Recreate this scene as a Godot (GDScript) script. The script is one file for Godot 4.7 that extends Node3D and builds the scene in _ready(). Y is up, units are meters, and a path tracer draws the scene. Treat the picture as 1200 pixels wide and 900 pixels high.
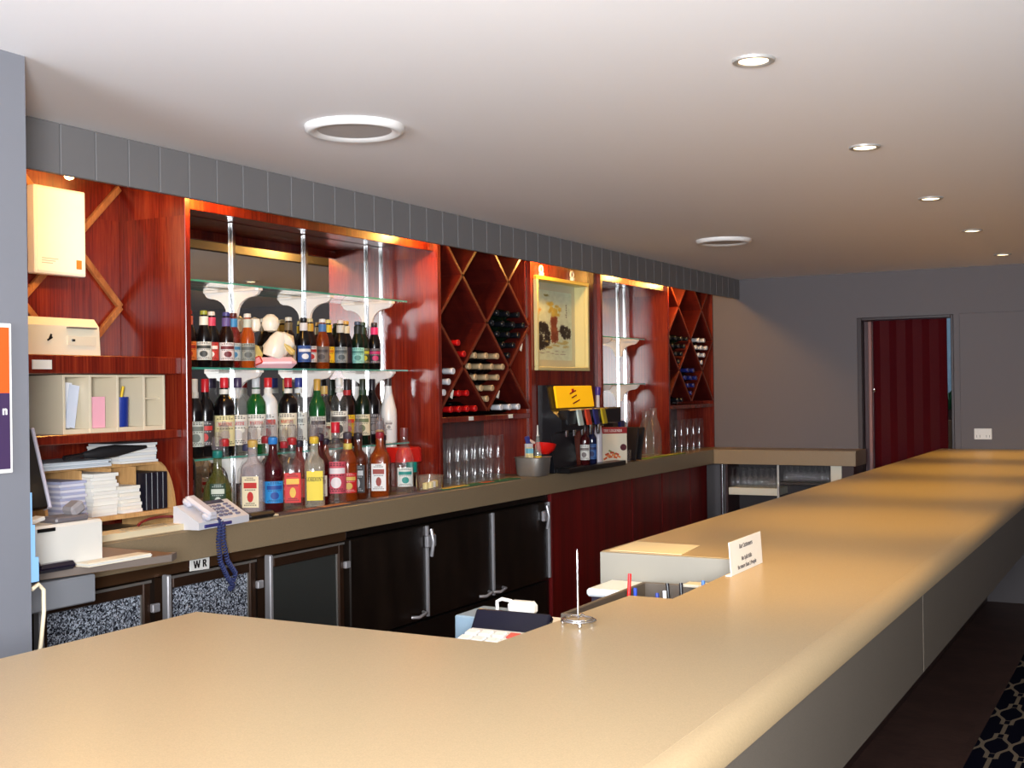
extends Node3D
# A hotel bar: brown laminate counter in front, mahogany back bar with bottles, wine racks and fridges behind.
# Plan axes: u runs along the bar (world x), v runs from the customer to the back bar (world -z), y is up.

var org := Vector3.ZERO
var M := {}
var mesh_cache := {}
var used := {}
var rng := RandomNumberGenerator.new()


# ---------------------------------------------------------------- placing and naming
func P(u: float, y: float, v: float) -> Vector3:
	return Vector3(u, y, -v) - org

func at(u: float, y: float, v: float) -> void:
	org = Vector3(u, y, -v)

func numbered(called: String) -> String:
	var n: int = used.get(called, 0)
	used[called] = n + 1
	return called if n == 0 else "%s_%03d" % [called, n]

func tag(o: Node, label: String, category: String, group := "") -> void:
	o.set_meta("label", label)
	o.set_meta("category", category)
	if group != "":
		o.set_meta("group", group)

func thing(called: String, label: String, category: String, u: float, y: float, v: float, group := "", turn := 0.0) -> Node3D:
	at(u, y, v)
	var o := Node3D.new()
	o.name = numbered(called)
	add_child(o)
	o.position = org
	o.rotation.y = turn
	tag(o, label, category, group)
	return o

func put(called: String, st: SurfaceTool, m: Material, parent: Node) -> MeshInstance3D:
	st.generate_normals()
	return putm(called, st.commit(), m, parent)

func putm(called: String, mesh: Mesh, m: Material, parent: Node, where := Vector3.ZERO, turn := 0.0) -> MeshInstance3D:
	var o := MeshInstance3D.new()
	o.name = called
	o.mesh = mesh
	o.material_override = m
	parent.add_child(o, true)
	o.position = where
	o.rotation.y = turn
	return o

func solo(called: String, st: SurfaceTool, m: Material, label: String, category: String, group := "") -> MeshInstance3D:
	st.generate_normals()
	var o := MeshInstance3D.new()
	o.name = numbered(called)
	o.mesh = st.commit()
	o.material_override = m
	add_child(o)
	o.position = org
	tag(o, label, category, group)
	return o

func structure(called: String, st: SurfaceTool, m: Material) -> MeshInstance3D:
	st.generate_normals()
	var o := MeshInstance3D.new()
	o.name = called
	o.mesh = st.commit()
	o.material_override = m
	add_child(o)
	o.position = org
	o.set_meta("kind", "structure")
	return o


# ---------------------------------------------------------------- shapes
func S() -> SurfaceTool:
	var st := SurfaceTool.new()
	st.begin(Mesh.PRIMITIVE_TRIANGLES)
	st.set_smooth_group(-1)
	return st

func tri(st: SurfaceTool, a: Vector3, b: Vector3, c: Vector3, out: Vector3) -> void:
	if (b - a).cross(c - a).dot(out) > 0.0:
		st.add_vertex(a); st.add_vertex(c); st.add_vertex(b)
	else:
		st.add_vertex(a); st.add_vertex(b); st.add_vertex(c)

func quad(st: SurfaceTool, a: Vector3, b: Vector3, c: Vector3, d: Vector3, out: Vector3) -> void:
	tri(st, a, b, c, out)
	tri(st, a, c, d, out)

# chamfered box: centre, size, chamfer, orientation
func bx(st: SurfaceTool, c: Vector3, s: Vector3, b := 0.0, r := Basis()) -> void:
	st.set_smooth_group(-1)
	var h := s * 0.5
	b = minf(b, 0.45 * minf(s.x, minf(s.y, s.z)))
	var X := func(sx: float, sy: float, sz: float, ax: int) -> Vector3:
		var p := Vector3(sx * (h.x - (0.0 if ax == 0 else b)), sy * (h.y - (0.0 if ax == 1 else b)), sz * (h.z - (0.0 if ax == 2 else b)))
		return c + r * p
	for ax in 3:
		for sg in [-1.0, 1.0]:
			var pts := []
			for q in [[-1.0, -1.0], [1.0, -1.0], [1.0, 1.0], [-1.0, 1.0]]:
				var k := [0.0, 0.0, 0.0]
				k[ax] = sg
				k[(ax + 1) % 3] = q[0]
				k[(ax + 2) % 3] = q[1]
				pts.append(X.call(k[0], k[1], k[2], ax))
			var n := Vector3.ZERO
			n[ax] = sg
			quad(st, pts[0], pts[1], pts[2], pts[3], r * n)
	if b <= 0.0:
		return
	for ax in 3:
		var a1 := (ax + 1) % 3
		var a2 := (ax + 2) % 3
		for s1 in [-1.0, 1.0]:
			for s2 in [-1.0, 1.0]:
				var e := []
				for sa in [-1.0, 1.0]:
					var k := [0.0, 0.0, 0.0]
					k[ax] = sa
					k[a1] = s1
					k[a2] = s2
					e.append(X.call(k[0], k[1], k[2], a1))
					e.append(X.call(k[0], k[1], k[2], a2))
				var n := Vector3.ZERO
				n[a1] = s1
				n[a2] = s2
				quad(st, e[0], e[1], e[3], e[2], r * n)
	for sx in [-1.0, 1.0]:
		for sy in [-1.0, 1.0]:
			for sz in [-1.0, 1.0]:
				tri(st, X.call(sx, sy, sz, 0), X.call(sx, sy, sz, 1), X.call(sx, sy, sz, 2), r * Vector3(sx, sy, sz))

func ub(st: SurfaceTool, u0: float, u1: float, y0: float, y1: float, v0: float, v1: float, b := 0.0) -> void:
	bx(st, P((u0 + u1) / 2, (y0 + y1) / 2, (v0 + v1) / 2), Vector3(absf(u1 - u0), absf(y1 - y0), absf(v1 - v0)), b)

func one(u0: float, u1: float, y0: float, y1: float, v0: float, v1: float, b := 0.0) -> SurfaceTool:
	var st := S()
	ub(st, u0, u1, y0, y1, v0, v1, b)
	return st

# turned profile of (radius, height) pairs about +y; sq > 0 squares the plan, fz flattens it
func lathe(st: SurfaceTool, prof: Array, n := 16, xf := Transform3D(), sq := 0.0, fz := 1.0) -> void:
	var rings := []
	for p in prof:
		var ring := []
		for i in n:
			var a := TAU * (i + 0.5) / n
			var c := cos(a)
			var s := sin(a)
			var f := 1.0
			if sq > 0.0:
				f = 1.0 / pow(pow(absf(c), sq) + pow(absf(s), sq), 1.0 / sq)
			ring.append(xf * Vector3(p[0] * f * s, p[1], p[0] * f * c * fz))
		rings.append(ring)
	var g := 1
	for j in prof.size() - 1:
		var d := Vector2(prof[j + 1][0] - prof[j][0], prof[j + 1][1] - prof[j][1])
		if d.length() < 1e-7:
			continue
		if j > 0:
			var e := Vector2(prof[j][0] - prof[j - 1][0], prof[j][1] - prof[j - 1][1])
			if e.length() < 1e-7 or absf(e.angle_to(d)) > 0.75:
				g += 1
		st.set_smooth_group(g)
		for i in n:
			var k := (i + 1) % n
			var am := TAU * (i + 1.0) / n
			var out: Vector3 = xf.basis * Vector3(d.y * sin(am), -d.x, d.y * cos(am))
			if prof[j][0] < 1e-6:
				tri(st, rings[j][i], rings[j + 1][i], rings[j + 1][k], out)
			elif prof[j + 1][0] < 1e-6:
				tri(st, rings[j][i], rings[j + 1][i], rings[j][k], out)
			else:
				quad(st, rings[j][i], rings[j + 1][i], rings[j + 1][k], rings[j][k], out)

func lat(prof: Array, n := 16, where := Vector3.ZERO, sq := 0.0, fz := 1.0) -> SurfaceTool:
	var st := S()
	lathe(st, prof, n, Transform3D(Basis(), where), sq, fz)
	return st

func tube(st: SurfaceTool, pts: Array, r: float, n := 8, cap := true) -> void:
	st.set_smooth_group(1)
	var rings := []
	var up := Vector3.UP
	for i in pts.size():
		var d: Vector3 = (pts[mini(i + 1, pts.size() - 1)] - pts[maxi(i - 1, 0)]).normalized()
		if absf(d.dot(up)) > 0.95:
			up = Vector3.RIGHT if absf(d.x) < 0.9 else Vector3.BACK
		var s := d.cross(up).normalized()
		up = s.cross(d).normalized()
		var ring := []
		for k in n:
			var a := TAU * k / n
			ring.append(pts[i] + (s * cos(a) + up * sin(a)) * r)
		rings.append(ring)
	for i in pts.size() - 1:
		for k in n:
			var q := (k + 1) % n
			var out: Vector3 = (rings[i][k] + rings[i][q]) * 0.5 - pts[i]
			quad(st, rings[i][k], rings[i + 1][k], rings[i + 1][q], rings[i][q], out)
	if cap:
		st.set_smooth_group(-1)
		for e in [0, pts.size() - 1]:
			var o: Vector3 = pts[e] - pts[1 if e == 0 else e - 1]
			for k in range(1, n - 1):
				tri(st, rings[e][0], rings[e][k], rings[e][k + 1], o)

# polygon in the local xy plane, swept along local +z by h
func ext(st: SurfaceTool, poly: PackedVector2Array, h: float, xf := Transform3D()) -> void:
	st.set_smooth_group(-1)
	var ids := Geometry2D.triangulate_polygon(poly)
	for k in range(0, ids.size(), 3):
		var a := poly[ids[k]]
		var b := poly[ids[k + 1]]
		var c := poly[ids[k + 2]]
		tri(st, xf * Vector3(a.x, a.y, 0), xf * Vector3(b.x, b.y, 0), xf * Vector3(c.x, c.y, 0), xf.basis * Vector3(0, 0, -signf(h)))
		tri(st, xf * Vector3(a.x, a.y, h), xf * Vector3(b.x, b.y, h), xf * Vector3(c.x, c.y, h), xf.basis * Vector3(0, 0, signf(h)))
	var cw := Geometry2D.is_polygon_clockwise(poly)
	for i in poly.size():
		var a := poly[i]
		var b := poly[(i + 1) % poly.size()]
		var n2 := Vector2(b.y - a.y, a.x - b.x) * (-1.0 if cw else 1.0)
		quad(st, xf * Vector3(a.x, a.y, 0), xf * Vector3(b.x, b.y, 0), xf * Vector3(b.x, b.y, h), xf * Vector3(a.x, a.y, h), xf.basis * Vector3(n2.x, n2.y, 0))

# plan polygon (u, v pairs), from y0 up to y1
func slab(st: SurfaceTool, plan: Array, y0: float, y1: float) -> void:
	var poly := PackedVector2Array()
	for p in plan:
		poly.append(Vector2(p[0] - org.x, p[1] + org.z))
	ext(st, poly, y1 - y0, Transform3D(Basis(Vector3.RIGHT, Vector3.FORWARD, Vector3.UP), Vector3(0, y0 - org.y, 0)))

func inset(plan: Array, d: float) -> Array:
	var area := 0.0
	for i in plan.size():
		var a: Array = plan[i]
		var b: Array = plan[(i + 1) % plan.size()]
		area += a[0] * b[1] - b[0] * a[1]
	var s := signf(area)
	var out := []
	for i in plan.size():
		var p := Vector2(plan[i][0], plan[i][1])
		var q := Vector2(plan[i - 1][0], plan[i - 1][1])
		var r := Vector2(plan[(i + 1) % plan.size()][0], plan[(i + 1) % plan.size()][1])
		var n1 := (p - q).normalized().orthogonal() * -s
		var n2 := (r - p).normalized().orthogonal() * -s
		var m := (n1 + n2) / (1.0 + n1.dot(n2))
		out.append([p.x + m.x * d, p.y + m.y * d])
	return out

# worktop with all its top edges rounded to radius r
func rounded_slab(st: SurfaceTool, plan: Array, y0: float, y1: float, r: float, steps := 5) -> void:
	var loops := []
	loops.append([plan, y0])
	for k in steps + 1:
		var a := PI / 2 * k / steps
		loops.append([inset(plan, r * (1.0 - cos(a))), y1 - r + r * sin(a)])
	for j in loops.size() - 1:
		var lo: Array = loops[j]
		var hi: Array = loops[j + 1]
		for i in plan.size():
			var k := (i + 1) % plan.size()
			var a := P(lo[0][i][0], lo[1], lo[0][i][1])
			var b := P(lo[0][k][0], lo[1], lo[0][k][1])
			var c := P(hi[0][k][0], hi[1], hi[0][k][1])
			var d := P(hi[0][i][0], hi[1], hi[0][i][1])
			st.set_smooth_group(10 + i)
			var cen := P(1.4 if i > 7 else 5.0, y0, 0.85)
			var e := (b - a).cross(Vector3.UP)
			var flat := Vector2(plan[k][0] - plan[i][0], plan[k][1] - plan[i][1])
			var side := Vector3(flat.y, 0, flat.x)
			quad(st, a, b, c, d, side + Vector3.UP * 0.6 * j / loops.size() * side.length())
	var top: Array = loops[loops.size() - 1][0]
	var poly := PackedVector2Array()
	for p in top:
		poly.append(Vector2(p[0], p[1]))
	st.set_smooth_group(-1)
	var ids := Geometry2D.triangulate_polygon(poly)
	for k in range(0, ids.size(), 3):
		tri(st, P(poly[ids[k]].x, y1, poly[ids[k]].y), P(poly[ids[k + 1]].x, y1, poly[ids[k + 1]].y), P(poly[ids[k + 2]].x, y1, poly[ids[k + 2]].y), Vector3.UP)
		tri(st, P(plan[ids[k]][0], y0, plan[ids[k]][1]), P(plan[ids[k + 1]][0], y0, plan[ids[k + 1]][1]), P(plan[ids[k + 2]][0], y0, plan[ids[k + 2]][1]), Vector3.DOWN)

# flat picture quad with UVs: lower-left corner, edge to the right, edge up
func pic(ll: Vector3, right: Vector3, up: Vector3) -> ArrayMesh:
	var st := SurfaceTool.new()
	st.begin(Mesh.PRIMITIVE_TRIANGLES)
	var n := right.cross(up).normalized()
	for q in [[0, 0], [1, 1], [1, 0], [0, 0], [0, 1], [1, 1]]:
		st.set_normal(n)
		st.set_uv(Vector2(q[0], 1.0 - q[1]))
		st.add_vertex(ll + right * float(q[0]) + up * float(q[1]))
	return st.commit()

# raised lettering as a mesh in its own xy plane, centred, cap height about h; curved round +y when radius > 0
func letters(text: String, h: float, thick := 0.001, radius := 0.0, serif := false, squeeze := 1.0) -> ArrayMesh:
	var f := SystemFont.new()
	f.font_names = PackedStringArray(["Droid Serif" if serif else "Droid Sans"])
	f.font_weight = 700
	var tm := TextMesh.new()
	tm.text = text
	tm.font = f
	tm.font_size = 32
	tm.pixel_size = h / 24.0
	tm.depth = thick
	tm.curve_step = 2.0
	var arr := tm.get_mesh_arrays()
	var vs: PackedVector3Array = arr[Mesh.ARRAY_VERTEX]
	var ns: PackedVector3Array = arr[Mesh.ARRAY_NORMAL]
	for i in vs.size():
		var p := vs[i]
		p.x *= squeeze
		if radius > 0.0:
			var a := p.x / radius
			var rr := radius + p.z
			p = Vector3(sin(a) * rr, p.y, cos(a) * rr)
			ns[i] = ns[i].rotated(Vector3.UP, a)
		vs[i] = p
	var st := SurfaceTool.new()
	st.begin(Mesh.PRIMITIVE_TRIANGLES)
	var ix: PackedInt32Array = arr[Mesh.ARRAY_INDEX] if arr[Mesh.ARRAY_INDEX] != null else PackedInt32Array(range(vs.size()))
	for i in ix:
		st.set_normal(ns[i])
		st.add_vertex(vs[i])
	return st.commit()

# part of a cylinder wall centred on +z
func patch(r: float, y0: float, y1: float, half: float, n := 8, sq := 0.0, fz := 1.0) -> SurfaceTool:
	var st := S()
	st.set_smooth_group(1)
	for i in n:
		var q := []
		for e in 2:
			var a := lerpf(-half, half, float(i + e) / n)
			var f := 1.0
			if sq > 0.0:
				f = 1.0 / pow(pow(absf(cos(a)), sq) + pow(absf(sin(a)), sq), 1.0 / sq)
			q.append(Vector3(sin(a) * r * f, 0, cos(a) * r * f * fz))
		var o: Vector3 = q[0] + q[1]
		quad(st, q[0] + Vector3(0, y0, 0), q[1] + Vector3(0, y0, 0), q[1] + Vector3(0, y1, 0), q[0] + Vector3(0, y1, 0), o)
	return st


# ---------------------------------------------------------------- materials
func mat(c: Color, rough := 0.5, metal := 0.0, spec := 0.5) -> StandardMaterial3D:
	var key := "%s|%.3f|%.3f|%.3f" % [c.to_html(), rough, metal, spec]
	if M.has(key):
		return M[key]
	var m := StandardMaterial3D.new()
	m.albedo_color = c
	m.roughness = rough
	m.metallic = metal
	m.metallic_specular = spec
	if c.a < 0.999:
		m.transparency = BaseMaterial3D.TRANSPARENCY_ALPHA
	M[key] = m
	return m

func C(r: int, g: int, b: int, a := 1.0) -> Color:
	return Color(r / 255.0, g / 255.0, b / 255.0, a)

func tex(img: Image) -> ImageTexture:
	img.generate_mipmaps()
	return ImageTexture.create_from_image(img)

func triplanar(m: StandardMaterial3D, img: Image, scale: Vector3) -> StandardMaterial3D:
	m.albedo_texture = tex(img)
	m.uv1_triplanar = true
	m.uv1_world_triplanar = true
	m.uv1_scale = scale
	return m

func wood_image(dark: Color, mid: Color, light: Color, sd: int) -> Image:
	var n := FastNoiseLite.new()
	n.seed = sd
	n.frequency = 1.0
	var w := 512
	var img := Image.create(w, w, false, Image.FORMAT_RGB8)
	for y in w:
		for x in w:
			var fx := float(x) / w
			var fy := float(y) / w
			var ax := sin(TAU * fx) * 1.0
			var bx2 := cos(TAU * fx) * 1.0
			var broad := n.get_noise_3d(ax * 0.9, bx2 * 0.9, fy * 1.0 + 3.0)
			var grain := n.get_noise_3d(ax * 9.0 + broad * 2.0, bx2 * 9.0, sin(TAU * fy) * 1.2)
			var fine := n.get_noise_3d(ax * 34.0, bx2 * 34.0, sin(TAU * fy) * 4.0 + 9.0)
			var t := clampf(0.5 + broad * 0.5 + grain * 0.45 + fine * 0.3, 0.0, 1.0)
			img.set_pixel(x, y, dark.lerp(mid, t * 2.0) if t < 0.5 else mid.lerp(light, t * 2.0 - 1.0))
	return img

func speckle_image(base: Color, amount: float, w: int, sd: int) -> Image:
	var r := RandomNumberGenerator.new()
	r.seed = sd
	var img := Image.create(w, w, false, Image.FORMAT_RGB8)
	for y in w:
		for x in w:
			var k := 1.0 + r.randf_range(-amount, amount)
			img.set_pixel(x, y, Color(base.r * k, base.g * k, base.b * k))
	return img

func carpet_image() -> Image:
	# navy ground with a beige interlocking stepped trellis; one tile is 0.555 m by 0.228 m
	var w := 512
	var h := 256
	var r := RandomNumberGenerator.new()
	r.seed = 5
	var img := Image.create(w, h, false, Image.FORMAT_RGB8)
	for y in h:
		for x in w:
			var fx := float(x) / w
			var fy := float(y) / h
			var line := false
			var tri_wave := absf(2.0 * fposmod(fx, 1.0) - 1.0)
			var d := 0.0
			if tri_wave > 0.30:
				d = 0.09
			if tri_wave > 0.55:
				d = 0.09 + 0.16 * smoothstep(0.55, 0.95, tri_wave)
			for s in [0.0, 0.5]:
				for sg in [-1.0, 1.0]:
					var c1 := fposmod(fy - s + sg * d, 1.0)
					if minf(c1, 1.0 - c1) < 0.042:
						line = true
			if (absf(tri_wave - 0.30) < 0.022 or absf(tri_wave - 0.55) < 0.012) and fposmod(fy + 0.09, 0.5) < 0.18:
				line = true
			var k := r.randf_range(0.75, 1.2)
			var c := Color(0.62, 0.55, 0.46) if line else Color(0.06, 0.06, 0.13)
			img.set_pixel(x, y, Color(c.r * k, c.g * k, c.b * k))
	return img

func glass_glint_image() -> Image:
	# figured glass: flash glints painted in as light and dark flakes
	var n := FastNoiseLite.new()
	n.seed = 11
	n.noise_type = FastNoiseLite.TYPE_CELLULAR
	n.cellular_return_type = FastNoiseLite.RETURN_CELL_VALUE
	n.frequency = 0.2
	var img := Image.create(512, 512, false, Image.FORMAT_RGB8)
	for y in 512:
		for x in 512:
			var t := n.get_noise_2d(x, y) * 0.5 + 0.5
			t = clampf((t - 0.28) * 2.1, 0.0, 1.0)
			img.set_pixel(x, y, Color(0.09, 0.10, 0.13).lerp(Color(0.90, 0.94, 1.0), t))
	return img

func painting_image() -> Image:
	var w := 256
	var h := 320
	var n := FastNoiseLite.new()
	n.seed = 21
	n.frequency = 0.03
	var r := RandomNumberGenerator.new()
	r.seed = 8
	var img := Image.create(w, h, false, Image.FORMAT_RGB8)
	for y in h:
		for x in w:
			var k := n.get_noise_2d(x, y) * 0.06
			img.set_pixel(x, y, Color(0.82 + k, 0.88 + k, 0.80 + k))
	var dab := func(cx: float, cy: float, rx: float, ry: float, c: Color, soft: float) -> void:
		for y in range(maxi(0, int(cy - ry - 2)), mini(h, int(cy + ry + 2))):
			for x in range(maxi(0, int(cx - rx - 2)), mini(w, int(cx + rx + 2))):
				var d := Vector2((x - cx) / rx, (y - cy) / ry).length() + n.get_noise_2d(x * 3.0, y * 3.0) * 0.5
				if d < 1.0:
					img.set_pixel(x, y, img.get_pixel(x, y).lerp(c, clampf((1.0 - d) * soft, 0.0, 1.0)))
	# vase
	for k in 26:
		dab.call(150.0 + r.randf_range(-10, 10), 165.0 + r.randf_range(-38, 58), 18, 22, Color(0.62, 0.36, 0.24).lerp(Color(0.45, 0.2, 0.14), r.randf()), 2.0)
	for k in 26:
		dab.call(148.0 + r.randf_range(-34, 38), 92.0 + r.randf_range(-34, 20), 14, 11, Color(0.86, 0.76, 0.36).lerp(Color(0.55, 0.5, 0.2), r.randf() * 0.6), 1.6)
	dab.call(105.0, 22.0, 16, 7, Color(0.55, 0.55, 0.3), 2.0)
	for k in 14:
		dab.call(45.0 + r.randf_range(-22, 26), 95.0 + r.randf_range(-20, 45), 10, 13, Color(0.85, 0.66, 0.4), 1.3)
	# dark leaves
	for k in 44:
		dab.call(56.0 + r.randf_range(-50, 62), 205.0 + r.randf_range(-48, 50), r.randf_range(11, 19), r.randf_range(14, 26), Color(0.13, 0.10, 0.12), 2.2)
	for k in 9:
		dab.call(20.0 + r.randf_range(-14, 14), 140.0 + r.randf_range(-16, 16), 9, 13, Color(0.16, 0.13, 0.15), 2.2)
	for k in 12:
		dab.call(215.0 + r.randf_range(-26, 24), 190.0 + r.randf_range(-24, 24), 14, 18, Color(0.15, 0.11, 0.13), 2.2)
	for k in 14:
		dab.call(150.0 + r.randf_range(-60, 75), 245.0 + r.randf_range(-16, 20), 20, 7, Color(0.74, 0.7, 0.45), 1.2)
	for k in 10:
		dab.call(125.0 + r.randf_range(-80, 90), 285.0 + r.randf_range(-8, 8), 16, 3, Color(0.62, 0.63, 0.58), 1.4)
	for k in 6:
		dab.call(222.0 + r.randf_range(-2, 2), 60.0 + k * 11.0, 4, 4, Color(0.3, 0.3, 0.28), 2.0)
	return img

func steel_image() -> Image:
	var r := RandomNumberGenerator.new()
	r.seed = 77
	var n := FastNoiseLite.new()
	n.seed = 3
	n.frequency = 0.02
	var img := Image.create(256, 256, false, Image.FORMAT_RGB8)
	for y in 256:
		for x in 256:
			var k := 0.8 + 0.35 * n.get_noise_2d(x, y * 0.3) + r.randf_range(-0.08, 0.08)
			img.set_pixel(x, y, Color(0.17 * k, 0.13 * k, 0.105 * k))
	return img

func make_materials() -> void:
	var w := StandardMaterial3D.new()
	w.roughness = 0.26
	w.metallic_specular = 0.55
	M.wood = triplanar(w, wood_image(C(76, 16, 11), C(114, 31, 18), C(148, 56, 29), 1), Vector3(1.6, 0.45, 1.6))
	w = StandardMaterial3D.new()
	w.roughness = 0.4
	M.shaded_rack_wood = triplanar(w, wood_image(C(50, 9, 8), C(78, 17, 12), C(104, 34, 20), 9), Vector3(1.6, 0.9, 1.6))  # mahogany darkened in colour to carry the shade inside the racks
	w = StandardMaterial3D.new()
	w.roughness = 0.4
	M.wood_front = triplanar(w, wood_image(C(84, 10, 10), C(110, 14, 14), C(130, 24, 18), 4), Vector3(1.6, 0.4, 1.6))
	w = StandardMaterial3D.new()
	w.roughness = 0.45
	M.batten = triplanar(w, wood_image(C(140, 84, 44), C(170, 108, 62), C(192, 132, 80), 2), Vector3(2, 2, 2))
	w = StandardMaterial3D.new()
	w.roughness = 0.5
	M.pale_wood = triplanar(w, wood_image(C(190, 142, 88), C(206, 160, 104), C(220, 178, 122), 3), Vector3(2, 0.8, 2))
	w = StandardMaterial3D.new()
	w.roughness = 0.33
	w.metallic_specular = 0.5
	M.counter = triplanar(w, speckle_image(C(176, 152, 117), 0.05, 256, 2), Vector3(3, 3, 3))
	w = StandardMaterial3D.new()
	w.roughness = 0.42
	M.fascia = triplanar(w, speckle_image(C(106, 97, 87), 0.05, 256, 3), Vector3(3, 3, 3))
	w = StandardMaterial3D.new()
	w.roughness = 0.4
	M.worktop = triplanar(w, speckle_image(C(146, 127, 100), 0.06, 256, 4), Vector3(3, 3, 3))
	w = StandardMaterial3D.new()
	w.roughness = 0.95
	w.metallic_specular = 0.2
	w.albedo_texture = tex(carpet_image())
	w.uv1_triplanar = true
	w.uv1_world_triplanar = true
	w.uv1_scale = Vector3(1.0 / 0.555, 1.0, 1.0 / 0.228)
	M.carpet = w
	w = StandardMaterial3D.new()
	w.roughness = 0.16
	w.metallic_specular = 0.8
	w.albedo_texture = tex(glass_glint_image())
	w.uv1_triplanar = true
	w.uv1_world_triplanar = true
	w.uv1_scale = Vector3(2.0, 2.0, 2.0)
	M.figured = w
	w = StandardMaterial3D.new()
	w.roughness = 0.35
	w.metallic = 0.3
	M.black_steel = triplanar(w, steel_image(), Vector3(1.1, 1.1, 1.1))
	M.floor_dark = triplanar(StandardMaterial3D.new(), wood_image(C(78, 54, 48), C(92, 66, 58), C(106, 78, 68), 6), Vector3(0.6, 1, 2.5))
	M.floor_dark.roughness = 0.5
	M.paint = mat(C(116, 117, 124), 0.6)
	M.pelmet = mat(C(118, 116, 117), 0.6)
	M.farpaint = mat(C(108, 102, 104), 0.7)
	M.ceil = mat(C(245, 242, 243), 0.85)
	M.white = mat(C(236, 234, 230), 0.5)
	M.paper = mat(C(240, 238, 232), 0.8)
	M.cream = mat(C(226, 212, 184), 0.55)
	M.chrome = mat(C(220, 220, 224), 0.16, 1.0)
	M.steel = mat(C(176, 172, 166), 0.42, 0.75)
	M.bright = mat(C(212, 210, 214), 0.3, 0.6)
	M.mirror = mat(C(222, 224, 222), 0.02, 1.0)
	M.glass = mat(C(235, 245, 240, 0.03), 0.02)
	M.shelf_glass = mat(C(150, 200, 190, 0.05), 0.02)
	M.glass_edge = mat(C(70, 165, 150, 0.75), 0.08)
	M.black = mat(C(16, 16, 18), 0.3)
	M.bracket = mat(C(244, 236, 230), 0.35)
	M.dark_wood = mat(C(48, 16, 14), 0.4)

func lamp_material(c: Color, e: float) -> StandardMaterial3D:
	var m := StandardMaterial3D.new()
	m.albedo_color = Color(0.9, 0.9, 0.88)
	m.emission_enabled = true
	m.emission = c
	m.emission_energy_multiplier = e
	return m


# ---------------------------------------------------------------- the scene
const CAM_Y := 1.57
const CEIL := 2.40
const ORD := ["first", "second", "third", "fourth", "fifth", "sixth", "seventh", "eighth", "ninth", "tenth"]
const TOP := 1.09      # bar counter
const BENCH := 1.08    # back bar worktop
const WARM := Color(1.0, 0.74, 0.36)

func _ready() -> void:
	rng.seed = 42
	# camera
	var cam := Camera3D.new()
	cam.name = "camera"
	add_child(cam)
	cam.transform = Transform3D(Basis(Vector3(0.480476, -0.0136, 0.876903), Vector3(0.003465, 0.999901, 0.013608), Vector3(-0.877001, -0.0035, 0.480475)).orthonormalized(), Vector3(0, CAM_Y, 0))
	cam.fov = 35.40
	cam.near = 0.05
	cam.far = 60.0
	cam.current = true
	# surroundings: a closed room, so the sky hardly matters
	var we := WorldEnvironment.new()
	we.name = "world"
	var env := Environment.new()
	env.background_mode = Environment.BG_COLOR
	env.background_color = Color(0.55, 0.6, 0.68)
	env.tonemap_mode = Environment.TONE_MAPPER_LINEAR
	env.tonemap_exposure = 1.0
	env.sdfgi_enabled = true
	env.ssao_enabled = true
	env.ssil_enabled = true
	we.environment = env
	add_child(we)
	# the flash on the camera
	var flash := SpotLight3D.new()
	flash.name = "camera_flash"
	flash.position = Vector3(-0.38, CAM_Y + 0.10, 0.21)
	add_child(flash)
	flash.basis = cam.basis * Basis(Vector3.RIGHT, 0.05)
	flash.light_color = Color(0.97, 0.985, 1.0)
	flash.light_energy = 24.0
	flash.light_size = 0.32
	flash.spot_angle = 47.0
	flash.spot_angle_attenuation = 1.0
	flash.spot_range = 30.0
	flash.spot_attenuation = 2.0
	flash.shadow_enabled = true
	# daylight through the window in the wall behind the camera
	var day := AreaLight3D.new()
	day.name = "window_daylight"
	add_child(day)
	day.position = Vector3(-2.90, 1.5, -1.45)
	day.rotation.y = -PI / 2
	day.area_size = Vector2(1.8, 1.5)
	day.light_color = Color(0.93, 0.96, 1.0)
	day.light_energy = 27.0
	day.area_range = 30.0
	day.shadow_enabled = true

	make_materials()
	build_room()
	build_bar()
	build_bench()
	build_hutch()
	build_niche("tall")
	build_niche("narrow")
	build_racks()
	build_picture()
	build_fridges()
	build_far_end()
	build_ceiling_fittings()
	build_bottles()
	build_desk_things()
	build_bench_things()
	build_counter_things()


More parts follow.
